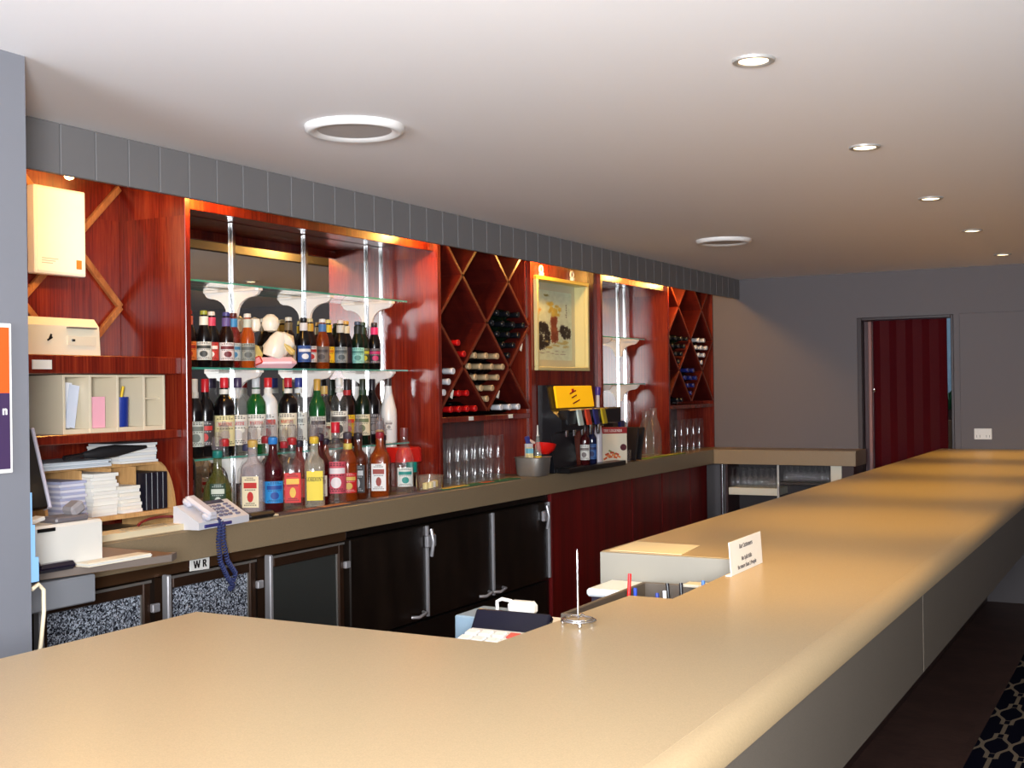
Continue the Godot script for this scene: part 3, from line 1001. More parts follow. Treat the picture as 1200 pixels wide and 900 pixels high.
func build_far_end() -> void:
	# glass shelves under the return bench
	var g := thing("glass_cabinet", "open white glass shelves under the far corner worktop", "shelf unit", 9.0, 0.004, 2.55)
	put("back_panel", one(9.14, 9.165, 0.004, 1.028, 2.05, 3.0), mat(C(52, 46, 48), 0.6), g)
	put("side_panel", one(8.86, 9.14, 0.004, 1.028, 2.12, 2.20, 0.002), mat(C(228, 226, 210), 0.6), g)
	put("side_panel", one(8.86, 9.14, 0.004, 1.028, 2.03, 2.118, 0.002), M.dark_wood, g)
	put("side_panel", one(8.86, 9.14, 0.004, 1.028, 2.985, 3.0), M.dark_wood, g)
	put("divider", one(8.86, 8.875, 0.004, 1.028, 2.585, 2.60), M.steel, g)
	put("shelf", one(8.865, 9.14, 0.735, 0.79, 2.60, 2.98, 0.002), mat(C(220, 220, 204), 0.6), g)
	put("shelf", one(8.865, 9.14, 0.82, 0.84, 2.20, 2.585, 0.002), mat(C(40, 34, 32), 0.5), g)
	put("shelf", one(8.865, 9.14, 0.40, 0.43, 2.20, 2.98, 0.002), mat(C(60, 56, 52), 0.5), g)
	put("leg_pole", lat([[0.012, 0.0], [0.012, 0.96]], 10, P(8.84, 0.004, 3.02)), M.chrome, g)
	var k := 0
	for row in [[0.79, 2.64, 8, 0.046], [0.84, 2.235, 8, 0.044], [0.43, 2.64, 7, 0.05]]:
		for i in row[2]:
			for j in 2:
				wine_glass(8.915 + j * 0.11, row[0], row[1] + i * row[3], "stemmed glass on the far cabinet's %s shelf, %s row, %s from the left" % [["white", "dark", "lowest"][k], ["front", "back"][j], ORD[row[2] - 1 - i]], ["glasses on the white shelf", "glasses on the dark shelf", "glasses on the lowest shelf"][k])
		k += 1
	# concertina door in the opening
	var jamb := mat(C(46, 14, 16), 0.4)
	at(9.23, 0, 1.72)
	var st := S()
	ub(st, 9.165, 9.30, 0, 2.06, 2.03, 2.064, 0.003)
	ub(st, 9.165, 9.30, 0, 2.06, 1.377, 1.397, 0.003)
	ub(st, 9.165, 9.30, 2.04, 2.062, 1.397, 2.03, 0.003)
	var d := structure("door_1", st, mat(C(50, 36, 38), 0.45))
	var c := thing("folding_door", "dark red concertina door nearly closing the far doorway", "folding door", 9.24, 0.004, 1.7)
	var vs := []
	var n := 9
	for i in n + 1:
		vs.append([9.22 + (0.035 if i % 2 == 0 else 0.0), lerpf(1.965, 1.435, float(i) / n)])
	for i in n:
		st = S()
		var a: Array = vs[i]
		var b: Array = vs[i + 1]
		slab(st, [[a[0], a[1]], [b[0], b[1]], [b[0] + 0.008, b[1] - 0.004], [a[0] + 0.008, a[1] + 0.004]], 0.006, 2.038)
		put("panel", st, mat(C(78, 9, 18), 0.35), c)
	put("folded_panel", one(9.24, 9.28, 0.006, 2.038, 1.96, 2.03, 0.004), mat(C(60, 12, 18), 0.4), c)
	put("lead_post", one(9.205, 9.24, 0.012, 2.035, 1.967, 1.992, 0.004), mat(C(150, 104, 98), 0.3), c)
	put("knob", lat([[0.0, 0.0], [0.012, 0.004], [0.014, 0.012], [0.006, 0.02], [0.006, 0.03]], 10, P(9.198, 1.50, 1.95)), M.chrome, c)
	# the room beyond the doorway
	at(10.5, 0, 1.5)
	structure("floor_beyond", one(9.3, 11.6, -0.1, 0.0, 0.2, 2.6), mat(C(96, 76, 58), 0.6))
	structure("ceiling_beyond", one(9.3, 11.6, CEIL, CEIL + 0.1, 0.2, 2.6), M.ceil)
	st = S()
	ub(st, 11.5, 11.6, 0, CEIL, 0.2, 2.6)
	ub(st, 9.3, 11.5, 0, CEIL, 2.5, 2.6)
	ub(st, 9.3, 11.5, 0, CEIL, 0.2, 0.3)
	structure("wall_beyond", st, mat(C(150, 176, 192), 0.8))
	var sh := thing("store_shelf", "brown cupboard seen through the gap beside the red folding door", "cupboard", 10.9, 0, 1.4)
	put("body", one(10.7, 11.2, 0.0, 1.25, 1.2, 2.0, 0.004), mat(C(120, 92, 66), 0.6), sh)
	var p := thing("potted_plant", "dark green plant on the brown cupboard beyond the doorway", "plant", 10.78, 1.25, 1.66)
	put("pot", lat([[0.0, 0.0], [0.05, 0.0], [0.065, 0.09], [0.055, 0.09], [0.05, 0.07], [0.0, 0.07]], 12), mat(C(60, 46, 40), 0.6), p)
	for i in 14:
		st = S()
		var a := TAU * i / 14.0 + rng.randf() * 0.4
		var h := rng.randf_range(0.12, 0.26)
		var o := Vector3(cos(a), 0, sin(a))
		var side := Vector3(-sin(a), 0, cos(a)) * 0.022
		var b0 := Vector3(0, 0.07, 0)
		var b1 := o * 0.06 + Vector3(0, 0.07 + h * 0.7, 0)
		var b2 := o * 0.14 + Vector3(0, 0.05 + h, 0)
		quad(st, b0 - side * 0.3, b0 + side * 0.3, b1 + side, b1 - side, -o + Vector3.UP)
		tri(st, b1 - side, b1 + side, b2, -o + Vector3.UP)
		put("leaf", st, mat(C(34, 84, 50), 0.5), p)
	var lamp := OmniLight3D.new()
	lamp.name = "store_room_light"
	add_child(lamp)
	lamp.position = Vector3(10.6, 2.25, -0.9)
	lamp.light_color = Color(0.9, 0.95, 1.0)
	lamp.light_energy = 0.45
	lamp.light_size = 0.06
	lamp.omni_range = 20.0
	lamp.omni_attenuation = 2.0
	lamp.shadow_enabled = true
	at(10.6, 2.25, 0.9)
	solo("ceiling_globe", lat([[0.0, -0.07], [0.05, -0.05], [0.07, 0.0], [0.05, 0.06], [0.03, 0.10], [0.03, 0.15]], 14), lamp_material(Color(0.9, 0.95, 1.0), 1.5), "white globe lamp on the ceiling beyond the folding door", "lamp")
	# power point
	var s := thing("power_outlet", "white double power outlet on the grey far wall", "power outlet", 9.15, 1.158, 1.183)
	put("plate", one(9.146, 9.156, 1.158, 1.237, 1.124, 1.243, 0.003), M.white, s)
	for v in [1.15, 1.215]:
		put("rocker", one(9.142, 9.147, 1.206, 1.226, v - 0.007, v + 0.007, 0.001), M.white, s)
		st = S()
		ub(st, 9.1455, 9.1465, 1.172, 1.19, v - 0.012, v - 0.009)
		ub(st, 9.1455, 9.1465, 1.172, 1.19, v + 0.009, v + 0.012)
		put("slots", st, M.black, s)


func wine_glass(u: float, y: float, v: float, label: String, group: String) -> void:
	# standing on its rim
	if not mesh_cache.has("wine_glass"):
		mesh_cache.wine_glass = lat_mesh([[0.0205, 0.0], [0.026, 0.03], [0.025, 0.06], [0.012, 0.085], [0.004, 0.095], [0.0035, 0.135], [0.024, 0.146], [0.024, 0.149], [0.0, 0.150]], 12)
	at(u, y, v)
	var o := MeshInstance3D.new()
	o.name = numbered("stemmed_glass")
	o.mesh = mesh_cache.wine_glass
	o.material_override = mat(C(225, 232, 235, 0.03), 0.03)
	add_child(o)
	o.position = org
	tag(o, label, "glass", group)

func lat_mesh(prof: Array, n := 16, sq := 0.0, fz := 1.0) -> Mesh:
	var st := S()
	lathe(st, prof, n, Transform3D(), sq, fz)
	st.generate_normals()
	return st.commit()


func build_ceiling_fittings() -> void:
	# recessed downlights along the bar
	var us := [2.993, 4.297, 5.655, 6.99, 8.414]
	for i in us.size():
		var v := 0.924 + 0.007 * i
		var d := thing("downlight", "recessed ceiling downlight over the bar, %s" % ["nearest the viewer", "second from the viewer", "third from the viewer", "fourth from the viewer", "farthest, by the far wall"][i], "ceiling light", us[i], CEIL, v, "downlights over the bar")
		put("trim_ring", lat([[0.055, 0.0], [0.053, -0.006], [0.047, -0.008], [0.038, -0.004], [0.038, 0.0]], 28), mat(C(206, 204, 200), 0.3, 0.5), d)
		put("lens", lat([[0.038, -0.003], [0.02, -0.0045], [0.0, -0.005]], 24), lamp_material(Color(1.0, 0.86, 0.66), 6.0), d)
		var l := SpotLight3D.new()
		l.name = "downlight_beam"
		d.add_child(l)
		l.position = Vector3(0, -0.012, 0)
		l.rotation.x = -PI / 2
		l.light_color = Color(1.0, 0.80, 0.34)
		l.light_energy = 2.0
		l.light_size = 0.03
		l.spot_angle = 37.0
		l.spot_angle_attenuation = 1.0
		l.spot_range = 12.0
		l.spot_attenuation = 2.0
		l.shadow_enabled = true
	# round ceiling speakers
	for q in [[3.09, 2.245, 0.155, "near the bottle niche"], [6.61, 2.23, 0.155, "farther along the bar"]]:
		var s := thing("ceiling_speaker", "round white ceiling speaker with grey grille, %s" % q[3], "speaker", q[0], CEIL, q[1], "ceiling speakers")
		put("bezel", lat([[0.158, 0.0], [0.156, -0.012], [0.148, -0.020], [0.138, -0.022], [0.120, -0.014], [0.116, -0.012]], 40), mat(C(240, 238, 236), 0.4), s)
		put("grille", lat([[0.118, -0.012], [0.0, -0.013]], 36), mat(C(190, 184, 182), 0.6), s)
	# small halogen lamps hidden behind the pelmet
	var n := 0
	for u in [2.70, 3.36, 4.80, 6.12, 7.45, 8.22]:
		var h := thing("pelmet_lamp", "small halogen lamp behind the boarded pelmet, %s" % ["at the desk recess", "at the niche's left end", "at the niche's right end", "over the painting", "over the narrow niche", "over the corner rack"][n], "lamp", u, CEIL, 3.085, "halogen lamps behind the pelmet")
		if n > 0:
			h.position.y += 0.03
		put("socket", lat([[0.022, 0.0], [0.022, -0.05], [0.016, -0.06], [0.0, -0.06]], 12), M.white, h)
		put("bulb", lat([[0.0, -0.145], [0.012, -0.14], [0.02, -0.125], [0.02, -0.11], [0.012, -0.075], [0.010, -0.06], [0.0, -0.06]], 12), lamp_material(Color(1.0, 0.82, 0.55), 12.0), h)
		var l := OmniLight3D.new()
		l.name = "halogen_light"
		h.add_child(l)
		l.position = Vector3(0, -0.118, 0)
		l.light_color = WARM
		l.light_energy = 0.26 if n > 0 else 0.14
		l.light_size = 0.018
		l.omni_range = 12.0
		l.omni_attenuation = 2.0
		l.shadow_enabled = true
		n += 1


# ---------------------------------------------------------------- bottles
const KINDS := {
	"beer": {"prof": [[0.0, 0.002], [0.027, 0.0], [0.0305, 0.004], [0.031, 0.12], [0.0285, 0.142], [0.0170, 0.172], [0.0140, 0.20], [0.0135, 0.221]], "r": 0.031, "lab": [0.030, 0.103, 1.25], "band": [0.170, 0.205, 0.0178], "cap": [[0.0150, 0.212], [0.0158, 0.214], [0.0145, 0.228], [0.0, 0.230]]},
	"wine": {"prof": [[0.0, 0.002], [0.034, 0.0], [0.0375, 0.004], [0.038, 0.185], [0.034, 0.208], [0.0175, 0.240], [0.0148, 0.265], [0.0145, 0.305]], "r": 0.038, "lab": [0.045, 0.145, 1.2], "band": [0.232, 0.262, 0.0185], "cap": [[0.0158, 0.262], [0.0158, 0.312], [0.0145, 0.315], [0.0, 0.315]]},
	"tall": {"prof": [[0.0, 0.002], [0.036, 0.0], [0.040, 0.005], [0.041, 0.20], [0.0385, 0.218], [0.0285, 0.236], [0.0180, 0.248], [0.0155, 0.268], [0.0150, 0.300]], "r": 0.041, "lab": [0.040, 0.165, 1.25], "band": [0.252, 0.272, 0.0182], "cap": [[0.0170, 0.278], [0.0175, 0.280], [0.0175, 0.318], [0.0165, 0.320], [0.0, 0.320]]},
	"spirit": {"prof": [[0.0, 0.002], [0.034, 0.0], [0.0385, 0.005], [0.039, 0.150], [0.036, 0.172], [0.0240, 0.196], [0.0165, 0.212], [0.0150, 0.240], [0.0150, 0.262]], "r": 0.039, "lab": [0.035, 0.115, 0.95], "band": [0.206, 0.232, 0.0178], "cap": [[0.0165, 0.245], [0.0170, 0.247], [0.0165, 0.282], [0.0, 0.284]]},
	"square": {"prof": [[0.0, 0.002], [0.034, 0.0], [0.0385, 0.005], [0.0385, 0.165], [0.034, 0.180], [0.0190, 0.195], [0.0155, 0.205], [0.0150, 0.255]], "r": 0.0385, "sq": 6.0, "lab": [0.028, 0.140, 0.68], "band": [0.200, 0.218, 0.0170], "cap": [[0.0170, 0.235], [0.0170, 0.270], [0.0, 0.272]]},
	"squat": {"prof": [[0.0, 0.002], [0.042, 0.0], [0.048, 0.006], [0.052, 0.055], [0.049, 0.105], [0.034, 0.140], [0.0180, 0.160], [0.0150, 0.180], [0.0150, 0.225]], "r": 0.0515, "fz": 0.72, "lab": [0.030, 0.125, 0.55], "band": [0.165, 0.18, 0.0170], "cap": [[0.0175, 0.205], [0.0175, 0.24], [0.0, 0.242]]},
	"coconut": {"prof": [[0.0, 0.002], [0.037, 0.0], [0.041, 0.005], [0.041, 0.135], [0.0385, 0.165], [0.0290, 0.205], [0.0195, 0.245], [0.0165, 0.275], [0.0160, 0.290]], "r": 0.041, "lab": [0.06, 0.11, 0.5], "band": [0.24, 0.242, 0.0200], "cap": [[0.0170, 0.280], [0.0170, 0.325], [0.0, 0.327]]},
}

func cached_lathe(key: String, prof: Array, n: int, sq := 0.0, fz := 1.0) -> Mesh:
	if not mesh_cache.has(key):
		mesh_cache[key] = lat_mesh(prof, n, sq, fz)
	return mesh_cache[key]

func cached_oval(key: String, r: float, yc: float, hy: float, half: float, sq := 0.0, fz := 1.0) -> Mesh:
	if not mesh_cache.has(key):
		var st := S()
		st.set_smooth_group(1)
		var n := 12
		var pt := func(a: float, y: float) -> Vector3:
			var f := 1.0
			if sq > 0.0:
				f = 1.0 / pow(pow(absf(cos(a)), sq) + pow(absf(sin(a)), sq), 1.0 / sq)
			return Vector3(sin(a) * r * f, y, cos(a) * r * f * fz)
		for i in n:
			var q0 := lerpf(-1.0, 1.0, float(i) / n)
			var q1 := lerpf(-1.0, 1.0, float(i + 1) / n)
			var h0 := hy * sqrt(maxf(0.0, 1.0 - q0 * q0))
			var h1 := hy * sqrt(maxf(0.0, 1.0 - q1 * q1))
			var a: Vector3 = pt.call(q0 * half, yc - h0)
			var b: Vector3 = pt.call(q1 * half, yc - h1)
			var c: Vector3 = pt.call(q1 * half, yc + h1)
			var d: Vector3 = pt.call(q0 * half, yc + h0)
			quad(st, a, b, c, d, Vector3(a.x, 0, a.z) + Vector3(b.x, 0, b.z))
		st.generate_normals()
		mesh_cache[key] = st.commit()
	return mesh_cache[key]

# rows of fine print: short dashes across the label
func cached_lines(key: String, r: float, y0: float, dy: float, half: float, sq := 0.0, fz := 1.0) -> Mesh:
	if not mesh_cache.has(key):
		var st := S()
		for row in [[0.06, 0.8, 7], [0.12, 0.6, 6], [0.55, 0.7, 6], [0.87, 0.7, 6], [0.93, 0.45, 4]]:
			var n: int = row[2]
			for i in n:
				var a0: float = lerpf(-half * row[1], half * row[1], (i + 0.12) / n)
				var a1: float = lerpf(-half * row[1], half * row[1], (i + 0.78) / n)
				var q := []
				for a in [a0, a1]:
					var f := 1.0
					if sq > 0.0:
						f = 1.0 / pow(pow(absf(cos(a)), sq) + pow(absf(sin(a)), sq), 1.0 / sq)
					q.append(Vector3(sin(a) * r * f, 0, cos(a) * r * f * fz))
				var b := Vector3(0, y0 + dy * row[0], 0)
				var t := Vector3(0, y0 + dy * (row[0] + 0.035), 0)
				quad(st, q[0] + b, q[1] + b, q[1] + t, q[0] + t, q[0] + q[1])
		st.generate_normals()
		mesh_cache[key] = st.commit()
	return mesh_cache[key]

func cached_patch(key: String, r: float, y0: float, y1: float, half: float, sq := 0.0, fz := 1.0) -> Mesh:
	if not mesh_cache.has(key):
		var st := patch(r, y0, y1, half, 10, sq, fz)
		st.generate_normals()
		mesh_cache[key] = st.commit()
	return mesh_cache[key]

# c: [kind, u, v, glass, label colour, second colour, neck band or null, cap colour, what it is]
func bottle(c: Array, y: float, place: String, group: String, extra := {}) -> Node3D:
	var k: Dictionary = KINDS[c[0]]
	var kind: String = c[0]
	var sq: float = k.get("sq", 0.0)
	var fz: float = k.get("fz", 1.0)
	var turn := atan2(-c[1], c[2]) + rng.randf_range(-0.3, 0.3)
	var o := thing("%s_bottle" % {"beer": "beer", "wine": "wine", "tall": "vermouth", "spirit": "spirit", "square": "spirit", "squat": "liqueur", "coconut": "rum"}[kind], "%s, %s" % [c[8], place], "bottle", c[1], y, c[2], group, turn)
	putm("glass", cached_lathe(kind, k.prof, 18, sq, fz), c[3], o)
	var l: Array = k.lab
	var rr: float = k.r + 0.0007
	if c[4] != null:
		var f := putm("front_label", cached_patch(kind + "_lab", rr, l[0], l[1], l[2], sq, fz), mat(c[4], 0.55), o)
		if c[5] != null:
			var dy: float = l[1] - l[0]
			putm("printed_band", cached_patch(kind + "_band", rr + 0.0004, l[0] + dy * 0.62, l[0] + dy * 0.80, l[2] * 0.8, sq, fz), mat(c[5], 0.55), f)
			putm("printed_badge", cached_oval(kind + "_badge", rr + 0.0004, l[0] + dy * 0.34, dy * 0.17, l[2] * 0.42, sq, fz), mat(c[5], 0.55), f)
			var ink: Color = (c[4] as Color).darkened(0.55) if (c[4] as Color).get_luminance() > 0.3 else (c[4] as Color).lightened(0.6)
			putm("small_print", cached_lines(kind + "_lines", rr + 0.0004, l[0], dy, l[2], sq, fz), mat(ink, 0.6), f).set_meta("kind", "stuff")
		if extra.has("text"):
			putm("lettering", letters(extra.text, extra.get("size", 0.014), 0.0006, 0.0 if sq > 0.0 else rr + 0.0012, true, extra.get("squeeze", 0.8)), mat(extra.get("ink", C(30, 20, 16)), 0.6), f, Vector3(0, lerpf(l[0], l[1], extra.get("at", 0.71)), rr + 0.001 if sq > 0.0 else 0.0))
	if c[6] != null:
		var b: Array = k.band
		putm("neck_label", cached_patch(kind + "_neck", b[2] + 0.0006, b[0], b[1], PI), mat(c[6], 0.5), o)
	if extra.has("pourer"):
		var p := putm("pourer_collar", cached_lathe(kind + "_collar", [[0.0165, k.prof[-1][1] - 0.012], [0.0180, k.prof[-1][1] - 0.010], [0.0180, k.prof[-1][1] + 0.012], [0.010, k.prof[-1][1] + 0.016]], 14), mat(extra.pourer, 0.4), o)
		putm("measure_cup", cached_lathe(kind + "_cup", [[0.0130, k.prof[-1][1] + 0.014], [0.0200, k.prof[-1][1] + 0.018], [0.0165, k.prof[-1][1] + 0.062], [0.008, k.prof[-1][1] + 0.066], [0.006, k.prof[-1][1] + 0.08]], 14), mat(C(150, 144, 152, 0.22), 0.06), p)
	else:
		putm("cap", cached_lathe(kind + "_cap", k.cap, 16), mat(c[7], 0.35), o)
	return o

func build_bottles() -> void:
	var brown := mat(C(30, 12, 8), 0.2)
	var black := mat(C(12, 9, 12), 0.2)
	var amber := mat(C(150, 58, 10, 0.62), 0.14)
	var red := mat(C(120, 14, 8, 0.72), 0.14)
	var orange := mat(C(190, 84, 18, 0.66), 0.14)
	var clear := mat(C(214, 222, 220, 0.03), 0.10)
	var green := mat(C(14, 96, 40, 0.72), 0.14)
	var dgreen := mat(C(12, 30, 18), 0.2)
	var olive := mat(C(90, 92, 36, 0.5), 0.05)
	var white := mat(C(238, 240, 240), 0.3)
	var wht := C(236, 234, 228)
	var gold := C(206, 168, 84)
	var crm := C(232, 220, 186)
	# middle glass shelf: beers and mixers
	var A := [
		["beer", 3.575, 3.42, brown, C(222, 120, 50), C(150, 30, 20), C(216, 110, 90), C(150, 40, 40), "dark beer bottle with orange label"],
		["beer", 3.640, 3.40, black, C(214, 218, 214), C(60, 66, 66), C(226, 230, 224), C(150, 160, 60), "dark beer bottle with silver white label and green cap"],
		["beer", 3.705, 3.42, black, C(196, 60, 54), C(240, 230, 226), C(206, 66, 100), C(214, 210, 206), "dark beer bottle with red label and pink neck"],
		["beer", 3.770, 3.40, brown, C(230, 222, 226), C(110, 40, 50), C(96, 84, 150), C(70, 70, 140), "brown beer bottle with round white label and violet neck"],
		["beer", 3.835, 3.42, red, C(190, 200, 200), C(60, 120, 160), C(60, 140, 200), C(90, 40, 40), "red mixer bottle with grey label and blue neck"],
		["beer", 3.900, 3.40, orange, C(150, 156, 150), C(90, 96, 96), C(196, 208, 200), C(230, 230, 224), "orange mixer bottle with grey label"],
		["beer", 4.205, 3.43, brown, C(196, 188, 168), C(110, 84, 60), C(110, 96, 70), C(214, 214, 206), "brown beer bottle with round beige label beside the figurine"],
		["beer", 4.273, 3.40, black, C(60, 96, 170), C(236, 236, 240), C(226, 226, 230), C(40, 40, 44), "dark beer bottle with blue and white oval label"],
		["beer", 4.341, 3.42, brown, C(226, 216, 214), C(190, 40, 40), C(216, 168, 60), C(200, 190, 150), "brown beer bottle with white and red label"],
		["beer", 4.409, 3.40, amber, C(120, 110, 104), C(70, 60, 60), C(70, 120, 180), C(226, 228, 230), "amber bottle with grey label and blue neck"],
		["beer", 4.477, 3.42, brown, C(240, 190, 30), C(210, 120, 20), C(240, 196, 30), C(216, 200, 120), "brown beer bottle with bright yellow label"],
		["beer", 4.545, 3.40, black, C(150, 158, 160), C(80, 90, 94), C(206, 210, 206), C(226, 220, 214), "dark beer bottle with silver grey round label"],
		["beer", 4.613, 3.42, black, C(40, 26, 40), null, C(232, 220, 186), C(216, 170, 80), "dark bottle with tall pale gold foil neck"],
		["beer", 4.681, 3.40, dgreen, C(160, 226, 214), C(90, 150, 140), C(30, 40, 44), C(70, 84, 110), "small dark green bottle with pale teal label"],
		["beer", 4.749, 3.42, dgreen, C(60, 70, 40), C(206, 200, 60), C(40, 60, 40), C(60, 80, 60), "dark green bottle with yellow print"],
		["beer", 4.817, 3.40, black, C(50, 44, 56), C(190, 50, 110), C(236, 50, 120), C(70, 60, 60), "black bottle with hot pink foil neck"],
	]
	for i in A.size():
		bottle(A[i], 1.6695, "on the middle shelf", "bottles on the middle glass shelf", {})
	# lowest glass shelf: vermouths, wines and spirits
	var mart := {"text": "MARTINI", "ink": C(190, 30, 30), "size": 0.013, "squeeze": 0.72}
	var B := [
		["wine", 3.60, 3.42, black, C(206, 214, 206), C(120, 130, 124), C(200, 204, 200), C(210, 214, 212), "tall black wine bottle with big pale label", {}],
		["wine", 3.685, 3.44, black, C(60, 56, 58), C(196, 50, 46), null, C(206, 30, 40), "black bottle with red seal on dark label", {}],
		["tall", 3.765, 3.41, black, C(236, 226, 170), C(220, 206, 180), C(226, 226, 220), C(206, 36, 50), "dark vermouth bottle with cream label and red cap", mart],
		["tall", 3.868, 3.43, clear, C(230, 226, 214), C(206, 200, 196), null, C(66, 50, 84), "clear vermouth bottle with white label and violet cap", mart],
		["tall", 3.96, 3.41, green, C(232, 232, 224), C(214, 208, 200), C(200, 204, 204), C(206, 208, 210), "green vermouth bottle with white label and silver cap", mart],
		["tall", 4.062, 3.43, white, C(226, 228, 226), C(206, 60, 50), C(230, 228, 222), C(206, 40, 48), "frosted white bottle with red dot and red cap", {}],
		["tall", 4.172, 3.41, black, C(238, 230, 210), C(216, 206, 170), C(230, 228, 220), C(200, 36, 50), "dark vermouth bottle with cream label, mid row", mart],
		["tall", 4.27, 3.43, clear, C(226, 228, 220), C(200, 204, 196), C(226, 226, 222), C(50, 60, 140), "clear vermouth bottle with blue cap", {"text": "MARTINI", "ink": C(50, 50, 54), "size": 0.013, "squeeze": 0.72}],
		["wine", 4.378, 3.41, green, C(226, 224, 216), C(50, 44, 50), null, C(206, 160, 70), "bright green bottle with square white label and gold cap", {}],
		["spirit", 4.455, 3.43, clear, C(232, 222, 190), C(130, 60, 50), null, C(206, 170, 96), "clear spirit bottle with cream label and gold cap", {}],
		["tall", 4.542, 3.41, clear, C(236, 232, 220), C(80, 76, 74), C(230, 228, 220), C(236, 236, 234), "clear bottle with oval white label and white cap", {}],
		["wine", 4.63, 3.43, brown, C(236, 190, 40), C(216, 60, 40), C(190, 40, 44), C(40, 34, 40), "brown bottle with yellow and red label", {}],
		["wine", 4.73, 3.41, dgreen, C(226, 216, 184), C(110, 120, 80), C(30, 60, 36), C(40, 50, 40), "dark green wine bottle with plain cream label", {}],
		["wine", 4.835, 3.43, black, C(70, 62, 66), C(120, 110, 110), null, C(36, 30, 40), "black wine bottle with dark label", {}],
		["coconut", 4.945, 3.41, white, C(228, 230, 230), C(140, 140, 140), null, C(60, 44, 44), "tall white rum bottle at the right end", {}],
	]
	for b in B:
		bottle(b, 1.3095, "on the lowest glass shelf", "bottles on the lowest glass shelf", b[9])
	# standing on the worktop, many with measuring pourers
	var W := [
		["wine", 3.41, 3.29, black, C(50, 20, 30), C(190, 190, 196), C(226, 100, 40), C(226, 100, 40), "dark wine bottle with orange foil", {}],
		["squat", 3.545, 3.25, olive, C(30, 56, 34), C(200, 206, 190), null, C(196, 186, 150), "squat olive bottle with dark green oval label", {"pourer": C(30, 120, 110)}],
		["spirit", 3.628, 3.29, clear, null, null, null, C(220, 60, 50), "plain clear bottle with red pourer", {"pourer": C(190, 40, 44)}],
		["square", 3.715, 3.22, mat(C(200, 190, 196, 0.35), 0.05), crm, C(190, 40, 34), null, gold, "big square bottle with cream label and gold pourer", {"pourer": C(206, 170, 90)}],
		["spirit", 3.826, 3.21, mat(C(70, 14, 22, 0.8), 0.05), C(40, 140, 210), C(30, 70, 150), null, C(50, 140, 216), "dark red spirit with bright blue label", {"pourer": C(50, 130, 210)}],
		["spirit", 3.885, 3.295, clear, C(220, 222, 222), C(180, 186, 190), null, wht, "clear bottle with pale label behind the blue one", {"pourer": C(150, 30, 40)}],
		["square", 3.935, 3.20, clear, C(214, 40, 36), C(236, 190, 70), null, wht, "clear vodka bottle with red arched label", {"pourer": C(170, 40, 44)}],
		["square", 4.05, 3.175, mat(C(206, 200, 180, 0.25), 0.04), C(238, 214, 60), null, null, gold, "gin bottle with yellow label reading GORDON'S", {"text": "GORDON'S", "size": 0.016, "squeeze": 0.62, "at": 0.72, "pourer": C(226, 190, 60)}],
		["spirit", 4.145, 3.22, mat(C(70, 8, 10, 0.85), 0.05), C(214, 204, 186), C(150, 120, 100), null, C(60, 30, 30), "dark red bottle with cream hexagonal label", {"pourer": C(60, 40, 60)}],
		["tall", 4.232, 3.20, clear, C(206, 80, 96), C(236, 226, 226), null, C(196, 30, 50), "clear bottle with pink red round label", {}],
		["spirit", 4.326, 3.205, amber, C(196, 30, 30), C(216, 180, 90), C(220, 196, 90), C(50, 40, 40), "amber whisky bottle with red slanting label", {"pourer": C(70, 60, 70)}],
		["square", 4.432, 3.225, mat(C(90, 34, 10, 0.7), 0.05), C(28, 26, 28), C(196, 196, 196), null, C(30, 28, 30), "square whiskey bottle with black label", {"pourer": C(50, 44, 50)}],
		["square", 4.545, 3.185, mat(C(150, 62, 14, 0.66), 0.14), C(232, 232, 230), C(150, 60, 50), null, wht, "square bourbon bottle with big white label", {"pourer": C(150, 40, 50)}],
		["spirit", 4.625, 3.24, mat(C(170, 80, 14, 0.66), 0.14), C(226, 160, 40), C(190, 50, 30), null, gold, "amber spirit with yellow orange label", {"pourer": C(230, 180, 50)}],
		["spirit", 4.70, 3.155, clear, C(226, 228, 220), C(40, 140, 130), null, C(120, 60, 60), "clear bottle with white and teal label", {}],
	]
	for b in W:
		bottle(b, BENCH + 0.0005, "standing on the worktop", "bottles on the worktop", b[9]).scale = Vector3(1.1, 1.1, 1.1)
	var st: SurfaceTool
	# second row between
	var V := [
		["spirit", 3.765, 3.295, clear, C(214, 216, 220), C(120, 130, 150), null, wht, "clear spirit with plain pale label", {"pourer": C(60, 60, 90)}],
		["spirit", 4.00, 3.295, clear, C(230, 228, 222), C(190, 40, 50), null, wht, "clear spirit with white and red label", {"pourer": C(170, 40, 50)}],
		["spirit", 4.098, 3.295, mat(C(120, 30, 24, 0.7), 0.14), C(190, 60, 60), null, null, wht, "red spirit with red label", {"pourer": C(50, 46, 60)}],
		["spirit", 4.19, 3.295, clear, C(60, 60, 110), C(230, 230, 230), null, wht, "clear spirit with dark blue label", {"pourer": C(50, 46, 60)}],
		["spirit", 4.283, 3.295, amber, C(226, 220, 206), C(60, 60, 60), null, wht, "amber spirit with pale label", {"pourer": C(46, 40, 56)}],
		["spirit", 4.368, 3.302, clear, C(216, 210, 200), C(140, 140, 140), null, wht, "clear spirit with grey banded label", {"pourer": C(60, 50, 60)}],
		["spirit", 4.53, 3.295, amber, C(196, 170, 110), C(110, 50, 40), null, wht, "amber spirit with tan label", {"pourer": C(50, 40, 50)}],
		["spirit", 4.71, 3.285, mat(C(60, 20, 12, 0.8), 0.14), C(230, 228, 224), null, null, wht, "brown spirit with small white label", {"pourer": C(50, 40, 50)}],
	]
	for b in V:
		bottle(b, BENCH + 0.0005, "behind the front worktop row", "bottles at the back of the worktop", b[9])
	# figurine among the beers
	var f := thing("figurine", "white ceramic figurine on a pink base between the beer bottles", "figurine", 4.05, 1.6695, 3.415, "", atan2(-4.05, 3.415))
	f.scale = Vector3(1.28, 1.2, 1.1)
	var pw := mat(C(244, 240, 228), 0.3)
	st = S()
